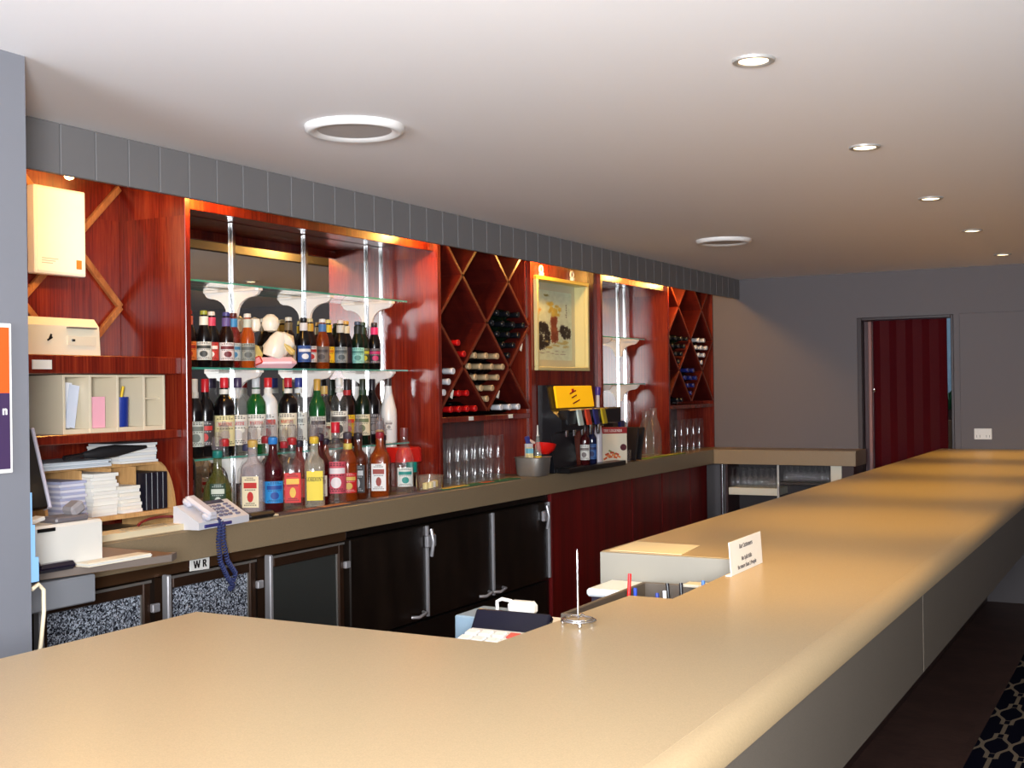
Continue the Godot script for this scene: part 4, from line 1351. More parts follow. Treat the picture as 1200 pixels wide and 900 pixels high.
	bx(st, Vector3(0.02, 0.02, 0), Vector3(0.145, 0.04, 0.07), 0.016)
	put("base", st, mat(C(240, 190, 200), 0.4), f)
	st = S()
	lathe(st, [[0.0, 0.03], [0.034, 0.034], [0.040, 0.06], [0.032, 0.10], [0.018, 0.125], [0.0, 0.13]], 16, Transform3D(Basis(Vector3.BACK, -0.35), Vector3(0.0, 0.01, 0.005)))
	lathe(st, [[0.0, 0.10], [0.022, 0.106], [0.030, 0.128], [0.026, 0.150], [0.012, 0.164], [0.0, 0.166]], 16, Transform3D(Basis(), Vector3(0.008, 0.03, 0.0)))
	lathe(st, [[0.0, 0.10], [0.016, 0.105], [0.022, 0.125], [0.018, 0.148], [0.0, 0.156]], 14, Transform3D(Basis(), Vector3(-0.045, 0.03, -0.012)))
	lathe(st, [[0.0, 0.0], [0.03, 0.006], [0.042, 0.03], [0.03, 0.056], [0.0, 0.066]], 16, Transform3D(Basis(Vector3.BACK, -0.95) * Basis().scaled(Vector3(1.05, 1.75, 0.8)), Vector3(-0.01, 0.05, 0.0)))
	put("body", st, pw, f)
	st = S()
	bx(st, Vector3(-0.048, 0.055, 0.012), Vector3(0.05, 0.07, 0.05), 0.018, Basis(Vector3.BACK, 0.4))
	bx(st, Vector3(0.062, 0.075, 0.01), Vector3(0.02, 0.07, 0.04), 0.008, Basis(Vector3.BACK, 0.75))
	put("drapery", st, mat(C(214, 190, 110), 0.5), f)
	st = S()
	bx(st, Vector3(-0.05, 0.022, 0.035), Vector3(0.06, 0.03, 0.012), 0.005, Basis(Vector3.BACK, 0.4))
	put("ribbon", st, mat(C(220, 60, 36), 0.4), f)


# ---------------------------------------------------------------- desk recess
func book_stack(called: String, label: String, u0: float, u1: float, y: float, v0: float, v1: float, n: int, t: float, cols: Array) -> void:
	var o := thing(called, label, "paper stack", (u0 + u1) / 2, y, (v0 + v1) / 2)
	for i in n:
		var j := rng.randf_range(-0.006, 0.006)
		var k := rng.randf_range(-0.006, 0.004)
		put("booklet", one(u0 + j, u1 + j, y + i * t, y + (i + 1) * t - 0.0006, v0 + k, v1 + k), cols[i % cols.size()], o)

func pen(label: String, tip: Vector3, base: Vector3, body: Color, cap: Color, group := "") -> void:
	org = base
	var o := Node3D.new()
	o.name = numbered("pen")
	add_child(o)
	o.position = org
	tag(o, label, "pen", group)
	var d := tip - base
	var st := S()
	tube(st, [Vector3.ZERO, d * 0.62], 0.004, 8)
	put("barrel", st, mat(body, 0.35), o)
	st = S()
	tube(st, [d * 0.62, d * 0.96, d], 0.0050, 8)
	put("cap", st, mat(cap, 0.35), o)

func build_desk_things() -> void:
	# white framed notice
	var f := thing("framed_notice", "white framed notice with small orange emblem above the fax machine", "notice", 2.965, 1.992, 3.47)
	put("frame", one(2.858, 3.082, 1.992, 2.30, 3.44, 3.48, 0.004), mat(C(250, 248, 240), 0.5), f)
	put("sheet", one(2.868, 3.072, 2.002, 2.29, 3.437, 3.44), mat(C(255, 255, 252), 0.6), f)
	put("emblem", one(3.035, 3.058, 2.018, 2.05, 3.4355, 3.437), mat(C(214, 128, 50), 0.5), f)
	var st := S()
	for k in 3:
		ub(st, 2.885, 2.955 - 0.012 * k, 2.045 - k * 0.008, 2.048 - k * 0.008, 3.436, 3.437)
	put("print", st, mat(C(200, 198, 196), 0.6), f)
	# fax machine
	var x := thing("fax_machine", "cream white fax machine on the upper desk shelf", "fax machine", 2.79, 1.70, 3.32)
	var poly := PackedVector2Array([Vector2(0, 0), Vector2(0.19, 0), Vector2(0.19, 0.128), Vector2(0.03, 0.128), Vector2(0.006, 0.10)])
	st = S()
	ext(st, poly, 0.36, Transform3D(Basis(Vector3.FORWARD, Vector3.UP, Vector3.RIGHT), P(2.61, 1.70, 3.25)))
	put("case", st, mat(C(232, 222, 198), 0.4), x)
	put("paper_slot", one(2.83, 2.95, 1.792, 1.797, 3.243, 3.26), mat(C(110, 100, 92), 0.5), x)
	put("control_panel", one(2.83, 2.95, 1.735, 1.765, 3.247, 3.256), mat(C(222, 212, 190), 0.4), x)
	put("button", one(2.843, 2.857, 1.748, 1.756, 3.244, 3.248, 0.001), M.black, x)
	st = S()
	bx(st, P(2.755, 1.755, 3.2485), Vector3(0.022, 0.006, 0.003), 0.0, Basis(Vector3.BACK, 0.5))
	bx(st, P(2.757, 1.762, 3.2485), Vector3(0.006, 0.018, 0.003), 0.0, Basis(Vector3.BACK, -0.5))
	put("emblem", st, M.black, x)
	# pigeonhole box
	var g := thing("pigeonhole_box", "cream pigeonhole box with four slots on the lower desk shelf", "pigeonholes", 3.01, 1.437, 3.33)
	var us := [2.786, 2.897, 3.018, 3.141, 3.237]
	for i in us.size():
		put("divider" if i > 0 and i < 4 else "side", one(us[i] - 0.005, us[i] + 0.005, 1.437, 1.635, 3.22, 3.45, 0.001), M.cream, g)
	put("top", one(2.791, 3.232, 1.627, 1.635, 3.222, 3.45), M.cream, g)
	put("base", one(2.791, 3.232, 1.437, 1.452, 3.222, 3.45), M.cream, g)
	put("back", one(2.791, 3.232, 1.452, 1.627, 3.44, 3.45), M.cream, g)
	put("half_shelf", one(3.146, 3.232, 1.548, 1.553, 3.24, 3.44), M.cream, g)
	# contents
	var n := 0
	for q in [[2.808, 0.04, 0.15], [2.822, -0.08, 0.155], [2.838, -0.16, 0.145]]:
		at(q[0] + 0.02, 1.4525, 3.29 - 0.012 * n)
		st = S()
		bx(st, Vector3(-sin(q[1]) * 0.0, q[2] / 2 + 0.001 + absf(q[1]) * 0.02, 0), Vector3(0.042, q[2], 0.002), 0.0, Basis(Vector3.BACK, q[1]))
		solo("paper_slip", st, mat([C(222, 226, 238), C(236, 236, 240), C(206, 214, 232)][n], 0.8), "%s paper slip leaning in the first pigeonhole" % ["pale blue", "white", "blue grey"][n], "paper")
		n += 1
	at(2.945, 1.4525, 3.27)
	solo("pink_card", one(2.908, 2.985, 1.4525, 1.56, 3.248, 3.252), mat(C(250, 180, 196), 0.7), "pink card standing in the second pigeonhole", "card")
	at(3.065, 1.4525, 3.27)
	solo("pen_cup", lat([[0.0, 0.0], [0.034, 0.0], [0.036, 0.105], [0.033, 0.105], [0.031, 0.006], [0.0, 0.006]], 18), mat(C(26, 50, 140), 0.4), "blue pen cup in the third pigeonhole", "pen cup")
	var pc := [[C(40, 40, 44), C(20, 20, 24), "black"], [C(240, 200, 40), C(240, 200, 40), "yellow"], [C(200, 40, 40), C(190, 30, 30), "red"], [C(236, 236, 236), C(226, 226, 230), "white"], [C(230, 120, 40), C(230, 120, 40), "orange"]]
	for i in 5:
		var a := TAU * i / 5.0
		pen("%s pen in the blue cup" % pc[i][2], Vector3(3.065 + 0.022 * cos(a), 1.4525 + 0.137 + 0.006 * i, -3.27 + 0.02 * sin(a)), Vector3(3.065 - 0.01 * cos(a), 1.4605, -3.27 - 0.01 * sin(a)), pc[i][0], pc[i][1])
	at(3.18, 1.4525, 3.30)
	st = S()
	bx(st, Vector3(0, 0.0145, 0), Vector3(0.034, 0.028, 0.02), 0.006)
	solo("eraser", st, mat(C(90, 150, 100), 0.6), "small green eraser in the fourth pigeonhole", "eraser")

	# pale wooden letter rack
	var r := thing("letter_rack", "pale wooden letter rack with curved sides on the desk", "letter rack", 2.99, BENCH, 3.34)
	var curve := PackedVector2Array([Vector2(0, 0), Vector2(0.27, 0), Vector2(0.27, 0.24), Vector2(0.10, 0.24)])
	for k in 8:
		var a := PI / 2 * k / 7.0
		curve.append(Vector2(0.10 - 0.10 * sin(a) * 0.95, 0.24 - 0.20 * (1.0 - cos(a))))
	for u in [2.695, 3.265]:
		st = S()
		ext(st, curve, 0.012, Transform3D(Basis(Vector3.FORWARD, Vector3.UP, Vector3.RIGHT), P(u, BENCH, 3.20)))
		put("side", st, M.pale_wood, r)
	put("top", one(2.707, 3.265, 1.308, 1.32, 3.29, 3.47), M.pale_wood, r)
	put("base", one(2.707, 3.265, 1.135, 1.15, 3.20, 3.47), M.pale_wood, r)
	put("back", one(2.707, 3.265, 1.15, 1.308, 3.458, 3.47), M.pale_wood, r)
	for u in [2.885, 3.015, 3.13]:
		put("divider", one(u - 0.005, u + 0.005, 1.15, 1.308, 3.26, 3.458), M.pale_wood, r)
	book_stack("booklet_stack", "stack of blue edged booklets in the letter rack's first slot", 2.77, 2.875, 1.1505, 3.225, 3.40, 14, 0.0092, [mat(C(226, 226, 240), 0.8), mat(C(180, 184, 214), 0.8)])
	book_stack("booklet_stack", "tall stack of white cards in the letter rack's second slot", 2.895, 3.005, 1.1505, 3.215, 3.40, 12, 0.0122, [M.paper, mat(C(246, 244, 236), 0.8)])
	book_stack("booklet_stack", "short stack of white cards in the letter rack's third slot", 3.025, 3.118, 1.1505, 3.22, 3.40, 8, 0.0118, [M.paper, mat(C(246, 240, 226), 0.8)])
	for i in 4:
		at(3.15 + i * 0.027, 1.1505, 3.3)
		solo("black_folder", one(3.14 + i * 0.027, 3.163 + i * 0.027, 1.1505, 1.285, 3.215, 3.40, 0.002), mat(C(26, 24, 36), 0.4), "black folder standing in the letter rack, %s of four" % ["first", "second", "third", "last"][i], "folder", "black folders in the letter rack")
	# on top of the rack
	book_stack("magazine_pile", "loose pile of pale blue magazines on top of the letter rack", 2.60, 2.98, 1.3205, 3.22, 3.44, 4, 0.006, [mat(C(220, 226, 232), 0.5), mat(C(196, 206, 214), 0.5)])
	book_stack("brochure_stack", "stack of white brochures on the right of the letter rack", 3.06, 3.235, 1.3205, 3.26, 3.42, 8, 0.0088, [M.paper, mat(C(226, 228, 230), 0.7)])
	var um := thing("folded_umbrella", "black folded umbrella lying on the magazines", "umbrella", 2.98, 1.345, 3.24)
	st = S()
	lathe(st, [[0.0, -0.17], [0.006, -0.165], [0.010, -0.12], [0.022, -0.02], [0.021, 0.05], [0.010, 0.12], [0.006, 0.125], [0.0, 0.126]], 10, Transform3D(Basis(Vector3.BACK, PI / 2 + 0.05), Vector3(0.02, 0.024, 0)))
	put("canopy", st, mat(C(20, 18, 22), 0.7), um)
	st = S()
	tube(st, [Vector3(-0.10, 0.018, 0), Vector3(-0.19, 0.013, 0.01)], 0.008, 8)
	put("handle", st, mat(C(30, 26, 28), 0.3), um)

	# desk pad and maroon cable
	var pad := thing("desk_pad", "cream paper desk pad on the worktop before the letter rack", "desk pad", 3.0, BENCH, 3.2)
	st = S()
	slab(st, [[2.80, 3.10], [3.24, 3.10], [3.30, 3.20], [3.25, 3.195], [2.84, 3.195]], BENCH + 0.0005, BENCH + 0.022)
	put("pages", st, mat(C(232, 216, 180), 0.8), pad)
	st = S()
	slab(st, [[2.95, 3.115], [3.15, 3.115], [3.18, 3.175], [2.97, 3.175]], BENCH + 0.022, BENCH + 0.0235)
	put("printed_patch", st, mat(C(190, 182, 158), 0.8), pad)
	at(3.1, BENCH, 3.197)
	st = S()
	var pts := []
	for i in 13:
		var a := PI * i / 12.0
		pts.append(P(3.14 - 0.10 * cos(a), BENCH + 0.028 + 0.022 * sin(a), 3.155))
	tube(st, pts, 0.005, 8)
	solo("maroon_cable", st, mat(C(110, 20, 22), 0.4), "maroon cable arching over the desk pad", "cable")

	# telephone
	var ph := thing("telephone", "white desk telephone with keypad beside the bottles", "telephone", 3.355, BENCH, 3.104, "", 0.10)
	var wh := mat(C(226, 226, 232), 0.35)
	var prof := PackedVector2Array([Vector2(0, 0), Vector2(0.112, 0), Vector2(0.112, 0.082), Vector2(0.10, 0.084), Vector2(0.0, 0.026)])
	st = S()
	ext(st, prof, 0.30, Transform3D(Basis(Vector3.FORWARD, Vector3.UP, Vector3.RIGHT), Vector3(-0.15, 0, 0.055)))
	put("base", st, wh, ph)
	st = S()
	bx(st, Vector3(-0.04, 0.010, 0.056), Vector3(0.16, 0.012, 0.006), 0.002)
	put("front_trim", st, mat(C(60, 60, 130), 0.4), ph)
	var tilt := Basis(Vector3.RIGHT, 0.525)
	var sl := func(x: float, d: float, up: float) -> Vector3:
		return Vector3(x, 0.026 + d * 0.58 + up * 0.866, 0.055 - d + up * 0.5)
	st = S()
	bx(st, sl.call(-0.09, 0.05, 0.028), Vector3(0.05, 0.022, 0.13), 0.009, tilt)
	bx(st, sl.call(-0.09, 0.008, 0.016), Vector3(0.058, 0.028, 0.04), 0.01, tilt)
	bx(st, sl.call(-0.09, 0.092, 0.016), Vector3(0.058, 0.028, 0.04), 0.01, tilt)
	put("handset", st, mat(C(214, 214, 226), 0.3), ph)
	st = S()
	bx(st, sl.call(0.045, 0.092, 0.001), Vector3(0.13, 0.003, 0.020), 0.001, tilt)
	put("display", st, mat(C(70, 74, 96), 0.2), ph)
	for i in 4:
		for j in 3:
			st = S()
			bx(st, sl.call(0.0 + j * 0.028, 0.018 + i * 0.017, 0.003), Vector3(0.020, 0.006, 0.012), 0.002, tilt)
			put("key", st, mat(C(110, 112, 140), 0.4), ph)
	for i in 5:
		st = S()
		bx(st, sl.call(0.10, 0.016 + i * 0.014, 0.003), Vector3(0.026, 0.006, 0.009), 0.002, tilt)
		put("key", st, mat(C(120, 122, 150), 0.4), ph)
	# curly cord hanging over the bench edge
	st = S()
	pts = []
	var path := Curve3D.new()
	for q in [[3.335, 1.112, 3.065], [3.325, 1.09, 3.04], [3.315, 1.03, 3.040], [3.335, 0.95, 3.050], [3.385, 0.885, 3.060], [3.425, 0.85, 3.070], [3.395, 0.842, 3.060], [3.405, 0.90, 3.04], [3.35, 0.955, 3.03], [3.325, 1.03, 3.025], [3.33, 1.09, 3.03], [3.325, 1.108, 3.05]]:
		path.add_point(Vector3(q[0], q[1], -q[2]))
	var len := path.get_baked_length()
	var steps := 420
	for i in steps:
		var s := len * i / (steps - 1.0)
		var c := path.sample_baked(s)
		var c2 := path.sample_baked(minf(len, s + 0.002))
		var d := (c2 - c).normalized() if c2.distance_to(c) > 1e-6 else Vector3.DOWN
		var e1 := d.cross(Vector3(0.3, 0.2, 1)).normalized()
		var e2 := d.cross(e1)
		var a := TAU * s / 0.011
		pts.append((c - org).rotated(Vector3.UP, -0.10) + (e1 * cos(a) + e2 * sin(a)) * 0.0075)
	tube(st, pts, 0.0032, 5)
	put("curly_cord", st, mat(C(52, 62, 112), 0.5), ph)

	# things on the return desk
	var scr := thing("till_monitor", "black till screen tilted back beside the pillar", "monitor", 2.34, 1.0725, 2.965)
	st = S()
	var mb := Basis(Vector3.RIGHT, -0.30)
	bx(st, Vector3(-0.01, 0.275, -0.02), Vector3(0.30, 0.25, 0.03), 0.006, mb)
	put("screen", st, mat(C(12, 10, 14), 0.12), scr)
	st = S()
	bx(st, Vector3(0.142, 0.275, -0.018), Vector3(0.010, 0.25, 0.036), 0.003, mb)
	put("bezel", st, mat(C(206, 200, 216), 0.4), scr)
	st = S()
	bx(st, Vector3(0.05, 0.425, -0.062), Vector3(0.10, 0.03, 0.04), 0.004)
	put("top_cap", st, mat(C(60, 58, 62), 0.4), scr)
	st = S()
	bx(st, Vector3(0, 0.08, -0.03), Vector3(0.06, 0.16, 0.03), 0.006)
	bx(st, Vector3(0, 0.008, -0.02), Vector3(0.18, 0.016, 0.12), 0.005)
	put("stand", st, mat(C(90, 88, 90), 0.4), scr)
	var rp := thing("receipt_printer", "boxy white receipt printer in front of the letter rack", "printer", 2.42, 1.0725, 2.84)
	put("case", one(2.30, 2.55, 1.0725, 1.20, 2.785, 2.893, 0.008), mat(C(226, 222, 214), 0.4), rp)
	put("cutter_cover", one(2.39, 2.51, 1.20, 1.217, 2.80, 2.88, 0.005), mat(C(110, 104, 108), 0.35), rp)
	st = S()
	bx(st, P(2.495, 1.232, 2.85), Vector3(0.05, 0.035, 0.05), 0.008, Basis(Vector3.BACK, 0.5))
	put("paper_roll_lid", st, mat(C(150, 144, 146), 0.4), rp)
	put("slot", one(2.31, 2.37, 1.183, 1.193, 2.781, 2.787), M.black, rp)
	st = S()
	bx(st, P(2.34, 1.212, 2.84), Vector3(0.06, 0.012, 0.04), 0.003, Basis(Vector3.BACK, 0.2))
	put("paper_tongue", st, M.paper, rp)
	var hs := thing("black_handset", "black handset lying on the low desk by the pillar", "handset", 2.30, 1.0725, 2.76)
	st = S()
	bx(st, P(2.25, 1.094, 2.765), Vector3(0.09, 0.042, 0.06), 0.014, Basis(Vector3.BACK, -0.12))
	bx(st, P(2.34, 1.086, 2.757), Vector3(0.14, 0.024, 0.04), 0.010)
	put("grip", st, mat(C(30, 24, 40), 0.2), hs)
	book_stack("loose_papers", "loose white papers on the low desk beside the black handset", 2.44, 2.68, 1.0725, 2.725, 2.78, 3, 0.004, [mat(C(246, 236, 214), 0.8), M.paper])
	# blue cloth on the pillar end, cable below
	at(2.03, 1.20, 2.5)
	st = S()
	slab(st, [[2.017, 2.455], [2.022, 2.455], [2.022, 2.60], [2.017, 2.60]], 1.25, 1.33)
	slab(st, [[2.017, 2.455], [2.030, 2.455], [2.026, 2.60], [2.017, 2.60]], 1.17, 1.25)
	slab(st, [[2.017, 2.455], [2.040, 2.455], [2.034, 2.60], [2.017, 2.60]], 1.11, 1.17)
	solo("blue_cloth", st, mat(C(130, 176, 222), 0.8), "pale blue cloth hanging on the end of the grey pillar", "cloth")
	at(2.06, 0.9, 2.52)
	st = S()
	tube(st, [P(2.03, 1.09, 2.47), P(2.05, 1.10, 2.47), P(2.064, 1.085, 2.468), P(2.066, 1.03, 2.47), P(2.060, 0.95, 2.475), P(2.05, 0.88, 2.48)], 0.0055, 8)
	solo("cream_cable", st, mat(C(236, 220, 190), 0.5), "cream cable hanging beside the grey pillar", "cable")
	# sign on the pillar
	var sg := thing("pillar_sign", "orange and dark violet sign with white border on the grey pillar", "sign", 1.82, 1.385, 2.45)
	put("board", one(1.68, 1.962, 1.383, 1.742, 2.446, 2.4535, 0.002), M.white, sg)
	put("orange_half", one(1.688, 1.953, 1.575, 1.732, 2.4445, 2.446), mat(C(240, 92, 36), 0.4), sg)
	put("violet_half", one(1.688, 1.953, 1.393, 1.575, 2.4445, 2.446), mat(C(66, 48, 82), 0.4), sg)
	putm("lettering", letters("n", 0.02, 0.001), M.white, sg, P(1.938, 1.532, 2.4438))


# ---------------------------------------------------------------- worktop right of the bottles
func tumbler(u: float, y: float, v: float, h: float, label: String, group: String) -> void:
	var key := "tumbler%.3f" % h
	if not mesh_cache.has(key):
		mesh_cache[key] = lat_mesh([[0.0345, 0.0], [0.0335, h * 0.3], [0.030, h - 0.006], [0.027, h], [0.0, h]], 16)
	at(u, y, v)
	var o := MeshInstance3D.new()
	o.name = numbered("tumbler")
	o.mesh = mesh_cache[key]
	o.material_override = mat(C(222, 228, 232, 0.012), 0.12)
	add_child(o)
	o.position = org
	tag(o, label, "glass", group)

func runner(label: String, u0: float, u1: float, v0: float, v1: float, base: Color, patches: Array) -> void:
	var o := thing("bar_runner", label, "bar mat", (u0 + u1) / 2, BENCH, (v0 + v1) / 2)
	put("mat", one(u0, u1, BENCH + 0.0005, BENCH + 0.005, v0, v1, 0.001), mat(base, 0.9), o)
	for p in patches:
		put("printed_patch", one(p[0], p[1], BENCH + 0.005, BENCH + 0.0058, v0 + 0.01, v1 - 0.012), mat(p[2], 0.9), o)

func build_bench_things() -> void:
	runner("charcoal bar runner with pink and orange print before the spirits", 3.72, 4.32, 3.088, 3.155, C(80, 66, 70), [[3.82, 3.98, C(150, 90, 84)], [4.02, 4.2, C(196, 130, 80)]])
	runner("grey bar runner before the whiskey bottles", 4.33, 4.92, 3.088, 3.155, C(104, 96, 104), [[4.45, 4.7, C(140, 126, 134)], [4.76, 4.86, C(120, 90, 96)]])
	runner("green bar runner with yellow and orange print before the tumblers", 4.94, 5.72, 3.088, 3.155, C(44, 104, 74), [[4.96, 5.2, C(214, 186, 84)], [5.36, 5.46, C(206, 84, 40)]])
	runner("lime green bar runner beside the carafes", 7.50, 8.25, 3.088, 3.16, C(110, 140, 50), [[7.9, 8.2, C(170, 160, 70)]])
	at(3.60, BENCH, 3.12)
	solo("black_bar_wedge", one(3.545, 3.70, BENCH + 0.0005, BENCH + 0.024, 3.09, 3.13, 0.010), mat(C(30, 26, 30), 0.5), "black rounded bar pad beside the telephone", "pad")
	at(3.6, BENCH, 3.15)
	solo("coaster_mat", one(3.50, 3.66, BENCH + 0.0005, BENCH + 0.006, 3.135, 3.19, 0.002), mat(C(110, 120, 116), 0.6), "grey green rubber mat under the cream labelled bottle", "mat")
	at(3.76, BENCH, 3.14)
	solo("folded_napkin", one(3.70, 3.715, BENCH + 0.0005, BENCH + 0.008, 3.09, 3.15, 0.002), mat(C(226, 206, 170), 0.8), "small cream napkin at the end of the bar runner", "napkin")
	# jar with the red lid
	var j := thing("red_lid_jar", "square clear jar with a bright red lid beside the bottles", "jar", 4.86, BENCH, 3.27)
	put("glass", lat([[0.0, 0.001], [0.060, 0.0], [0.064, 0.006], [0.064, 0.145], [0.058, 0.15]], 20, Vector3.ZERO, 5.0), mat(C(220, 224, 220, 0.03), 0.03), j)
	put("lid", lat([[0.066, 0.138], [0.078, 0.142], [0.072, 0.205], [0.066, 0.212], [0.0, 0.213]], 24, Vector3.ZERO, 5.0), mat(C(206, 26, 20), 0.35), j)
	var t := thing("glass_tub", "low clear plastic tub before the red lidded jar", "tub", 4.875, BENCH + 0.005, 3.125)
	put("shell", lat([[0.0, 0.001], [0.046, 0.0], [0.050, 0.070], [0.054, 0.074], [0.048, 0.074], [0.044, 0.006], [0.0, 0.006]], 20, Vector3.ZERO, 6.0), mat(C(232, 224, 200, 0.08), 0.04), t)
	for i in 6:
		put("sachet", lat([[0.0, 0.007], [0.014, 0.008], [0.014, 0.036], [0.0, 0.04]], 8, Vector3(-0.022 + 0.022 * (i % 3), 0.002 * i, -0.014 + 0.028 * (i / 3))), mat([C(236, 220, 150), C(240, 236, 226), C(222, 196, 110)][i % 3], 0.7), t)
	var s := thing("cocktail_shaker", "small steel shaker with a teal cap beside the red lidded jar", "shaker", 4.79, BENCH, 3.175)
	put("body", lat([[0.0, 0.001], [0.024, 0.0], [0.026, 0.004], [0.025, 0.10]], 18), M.chrome, s)
	put("cap", lat([[0.026, 0.098], [0.0265, 0.14], [0.024, 0.146], [0.0, 0.147]], 18), mat(C(16, 128, 120), 0.35), s)
	# tumblers stacked two high
	var gap := 0.084
	for row in 2:
		for i in 8:
			for layer in 2:
				tumbler(5.135 + i * gap + row * 0.03, BENCH + 0.0006 + layer * 0.1185 + (0.0055 if row == 2 else 0.0), 3.225 + row * 0.085, 0.118, "upside down tumbler beside the steel pan, %s layer, %s row, %s from left" % [["lower", "upper"][layer], ["front", "back"][row], ORD[i]], "%s %s tumblers" % [["lower", "upper"][layer], ["front", "back"][row]])
	for i in 6:
		for layer in 2:
			tumbler(8.30 + i * 0.13, BENCH + 0.006 + layer * 0.1185 - 0.0054, 3.24, 0.118, "upside down tumbler under the corner rack, %s layer, %s from left" % [["lower", "upper"][layer], ORD[i]], "%s tumblers under the corner rack" % ["lower", "upper"][layer])
	# steel condiment pan
	var p := thing("steel_pan", "oblong steel pan holding condiments before the drinks dispenser", "pan", 5.955, BENCH, 3.135)
	put("pan", lat([[0.0, 0.001], [0.070, 0.0], [0.080, 0.012], [0.088, 0.10], [0.094, 0.104], [0.090, 0.106], [0.084, 0.10], [0.076, 0.014], [0.0, 0.008]], 28, Vector3.ZERO, 4.0), M.steel, p)
	var y := BENCH + 0.009
	var c := thing("sauce_sachets", "yellow and white sachet box standing in the steel pan", "box", 5.905, y, 3.13, "", -0.5)
	var st := S()
	bx(st, Vector3(0, 0.075, 0), Vector3(0.034, 0.15, 0.03), 0.002)
	put("box", st, mat(C(226, 216, 160), 0.6), c)
	st = S()
	bx(st, Vector3(0, 0.132, 0), Vector3(0.035, 0.03, 0.031), 0.002)
	put("blue_top", st, mat(C(120, 190, 216), 0.6), c)
	c = thing("napkin_packet", "grey napkin packet with blue tip standing in the steel pan", "packet", 5.945, y, 3.155, "", -0.5)
	st = S()
	bx(st, Vector3(0, 0.085, 0), Vector3(0.045, 0.17, 0.02), 0.002)
	put("packet", st, mat(C(206, 204, 206), 0.7), c)
	st = S()
	bx(st, Vector3(-0.008, 0.19, 0), Vector3(0.03, 0.045, 0.016), 0.005, Basis(Vector3.BACK, 0.3))
	put("blue_tip", st, mat(C(50, 56, 130), 0.5), c)
	st = S()
	bx(st, Vector3(0.02, 0.18, 0.004), Vector3(0.04, 0.014, 0.014), 0.004, Basis(Vector3.BACK, -0.5))
	put("pale_clip", st, mat(C(226, 196, 180), 0.5), c)
	c = thing("sauce_bottle", "small pale sauce bottle with white nozzle in the steel pan", "bottle", 5.99, y, 3.122, "", -1.0)
	put("glass", lat([[0.0, 0.001], [0.021, 0.0], [0.022, 0.11], [0.018, 0.15], [0.009, 0.20], [0.008, 0.215]], 14), mat(C(190, 206, 200, 0.25), 0.06), c)
	st = patch(0.0228, 0.03, 0.075, 1.3)
	put("front_label", st, mat(C(232, 232, 226), 0.6), c)
	st = patch(0.0228, 0.075, 0.10, 1.3)
	put("neck_label", st, mat(C(220, 190, 50), 0.6), c)
	put("nozzle", lat([[0.009, 0.21], [0.005, 0.22], [0.003, 0.27], [0.0, 0.272]], 10), M.white, c)
	st = S()
	lathe(st, [[0.0, 0.0], [0.03, 0.004], [0.058, 0.03], [0.068, 0.062], [0.064, 0.062], [0.054, 0.034], [0.028, 0.009], [0.0, 0.006]], 24, Transform3D(Basis(Vector3.BACK, -0.18), Vector3(0, 0.008, 0)))
	at(6.043, BENCH + 0.105, 3.112)
	solo("red_bowl", st, mat(C(214, 26, 20), 0.3), "shiny red plastic bowl tipped on the steel pan", "bowl")
	# soft drink dispenser
	var d := thing("drinks_dispenser", "black drinks dispenser with yellow header and four tap badges", "dispenser", 6.5, BENCH, 3.13)
	var bl := mat(C(18, 20, 26), 0.35)
	var lit_sign := lamp_material(C(250, 180, 8), 0.55)
	lit_sign.albedo_color = C(250, 190, 10)
	st = S()
	var side := PackedVector2Array([Vector2(0.0, 0.0), Vector2(0.10, 0.0), Vector2(0.10, 0.50), Vector2(0.045, 0.50), Vector2(0.02, 0.36), Vector2(-0.05, 0.30), Vector2(-0.05, 0.24), Vector2(0.02, 0.22)])
	ext(st, side, 0.30, Transform3D(Basis(Vector3.FORWARD, Vector3.UP, Vector3.RIGHT), P(6.12, BENCH + 0.004, 3.085)))
	ub(st, 6.48, 6.82, BENCH + 0.25, BENCH + 0.365, 3.085, 3.185, 0.006)
	ub(st, 6.48, 6.70, BENCH + 0.36, BENCH + 0.50, 3.13, 3.185, 0.006)
	put("case", st, bl, d)
	st = S()
	bx(st, P(6.43, BENCH + 0.435, 3.103), Vector3(0.50, 0.128, 0.012), 0.003, Basis(Vector3.RIGHT, -0.14))
	put("header_panel", st, lit_sign, d)
	st = S()
	for q in [[6.40, 0.462, 0.09], [6.41, 0.436, 0.07], [6.43, 0.405, 0.10]]:
		bx(st, P(q[0], BENCH + q[1], 3.0935 + (q[1] - 0.435) * 0.14), Vector3(q[2], 0.008, 0.003), 0.0, Basis(Vector3.RIGHT, -0.14) * Basis(Vector3.BACK, 0.22))
	put("print", st, mat(C(120, 50, 14), 0.5), d)
	st = S()
	bx(st, P(6.395, BENCH + 0.472, 3.0955), Vector3(0.03, 0.02, 0.003), 0.0, Basis(Vector3.RIGHT, -0.14))
	put("red_mark", st, mat(C(206, 50, 30), 0.5), d)
	put("tap_block", one(6.18, 6.93, BENCH + 0.27, BENCH + 0.365, 3.02, 3.085, 0.008), bl, d)
	var bc := [C(196, 214, 210), C(206, 66, 36), C(40, 40, 110), C(190, 168, 30)]
	for i in 4:
		var u := 6.31 + i * 0.112
		st = S()
		bx(st, P(u, BENCH + 0.315, 3.012), Vector3(0.055, 0.095, 0.014), 0.003, Basis(Vector3.RIGHT, -0.2))
		var b := put("tap_badge", st, mat(bc[i], 0.35), d)
		st = S()
		bx(st, P(u, BENCH + 0.30, 3.005), Vector3(0.016, 0.04, 0.004), 0.0, Basis(Vector3.RIGHT, -0.2))
		put("badge_print", st, mat([C(40, 44, 110), C(236, 130, 90), C(226, 226, 240), C(60, 56, 20)][i], 0.4), b)
		put("nozzle", lat([[0.0, -0.062], [0.009, -0.06], [0.013, -0.02], [0.014, 0.0]], 12, P(u, BENCH + 0.268, 3.05)), M.chrome, d)
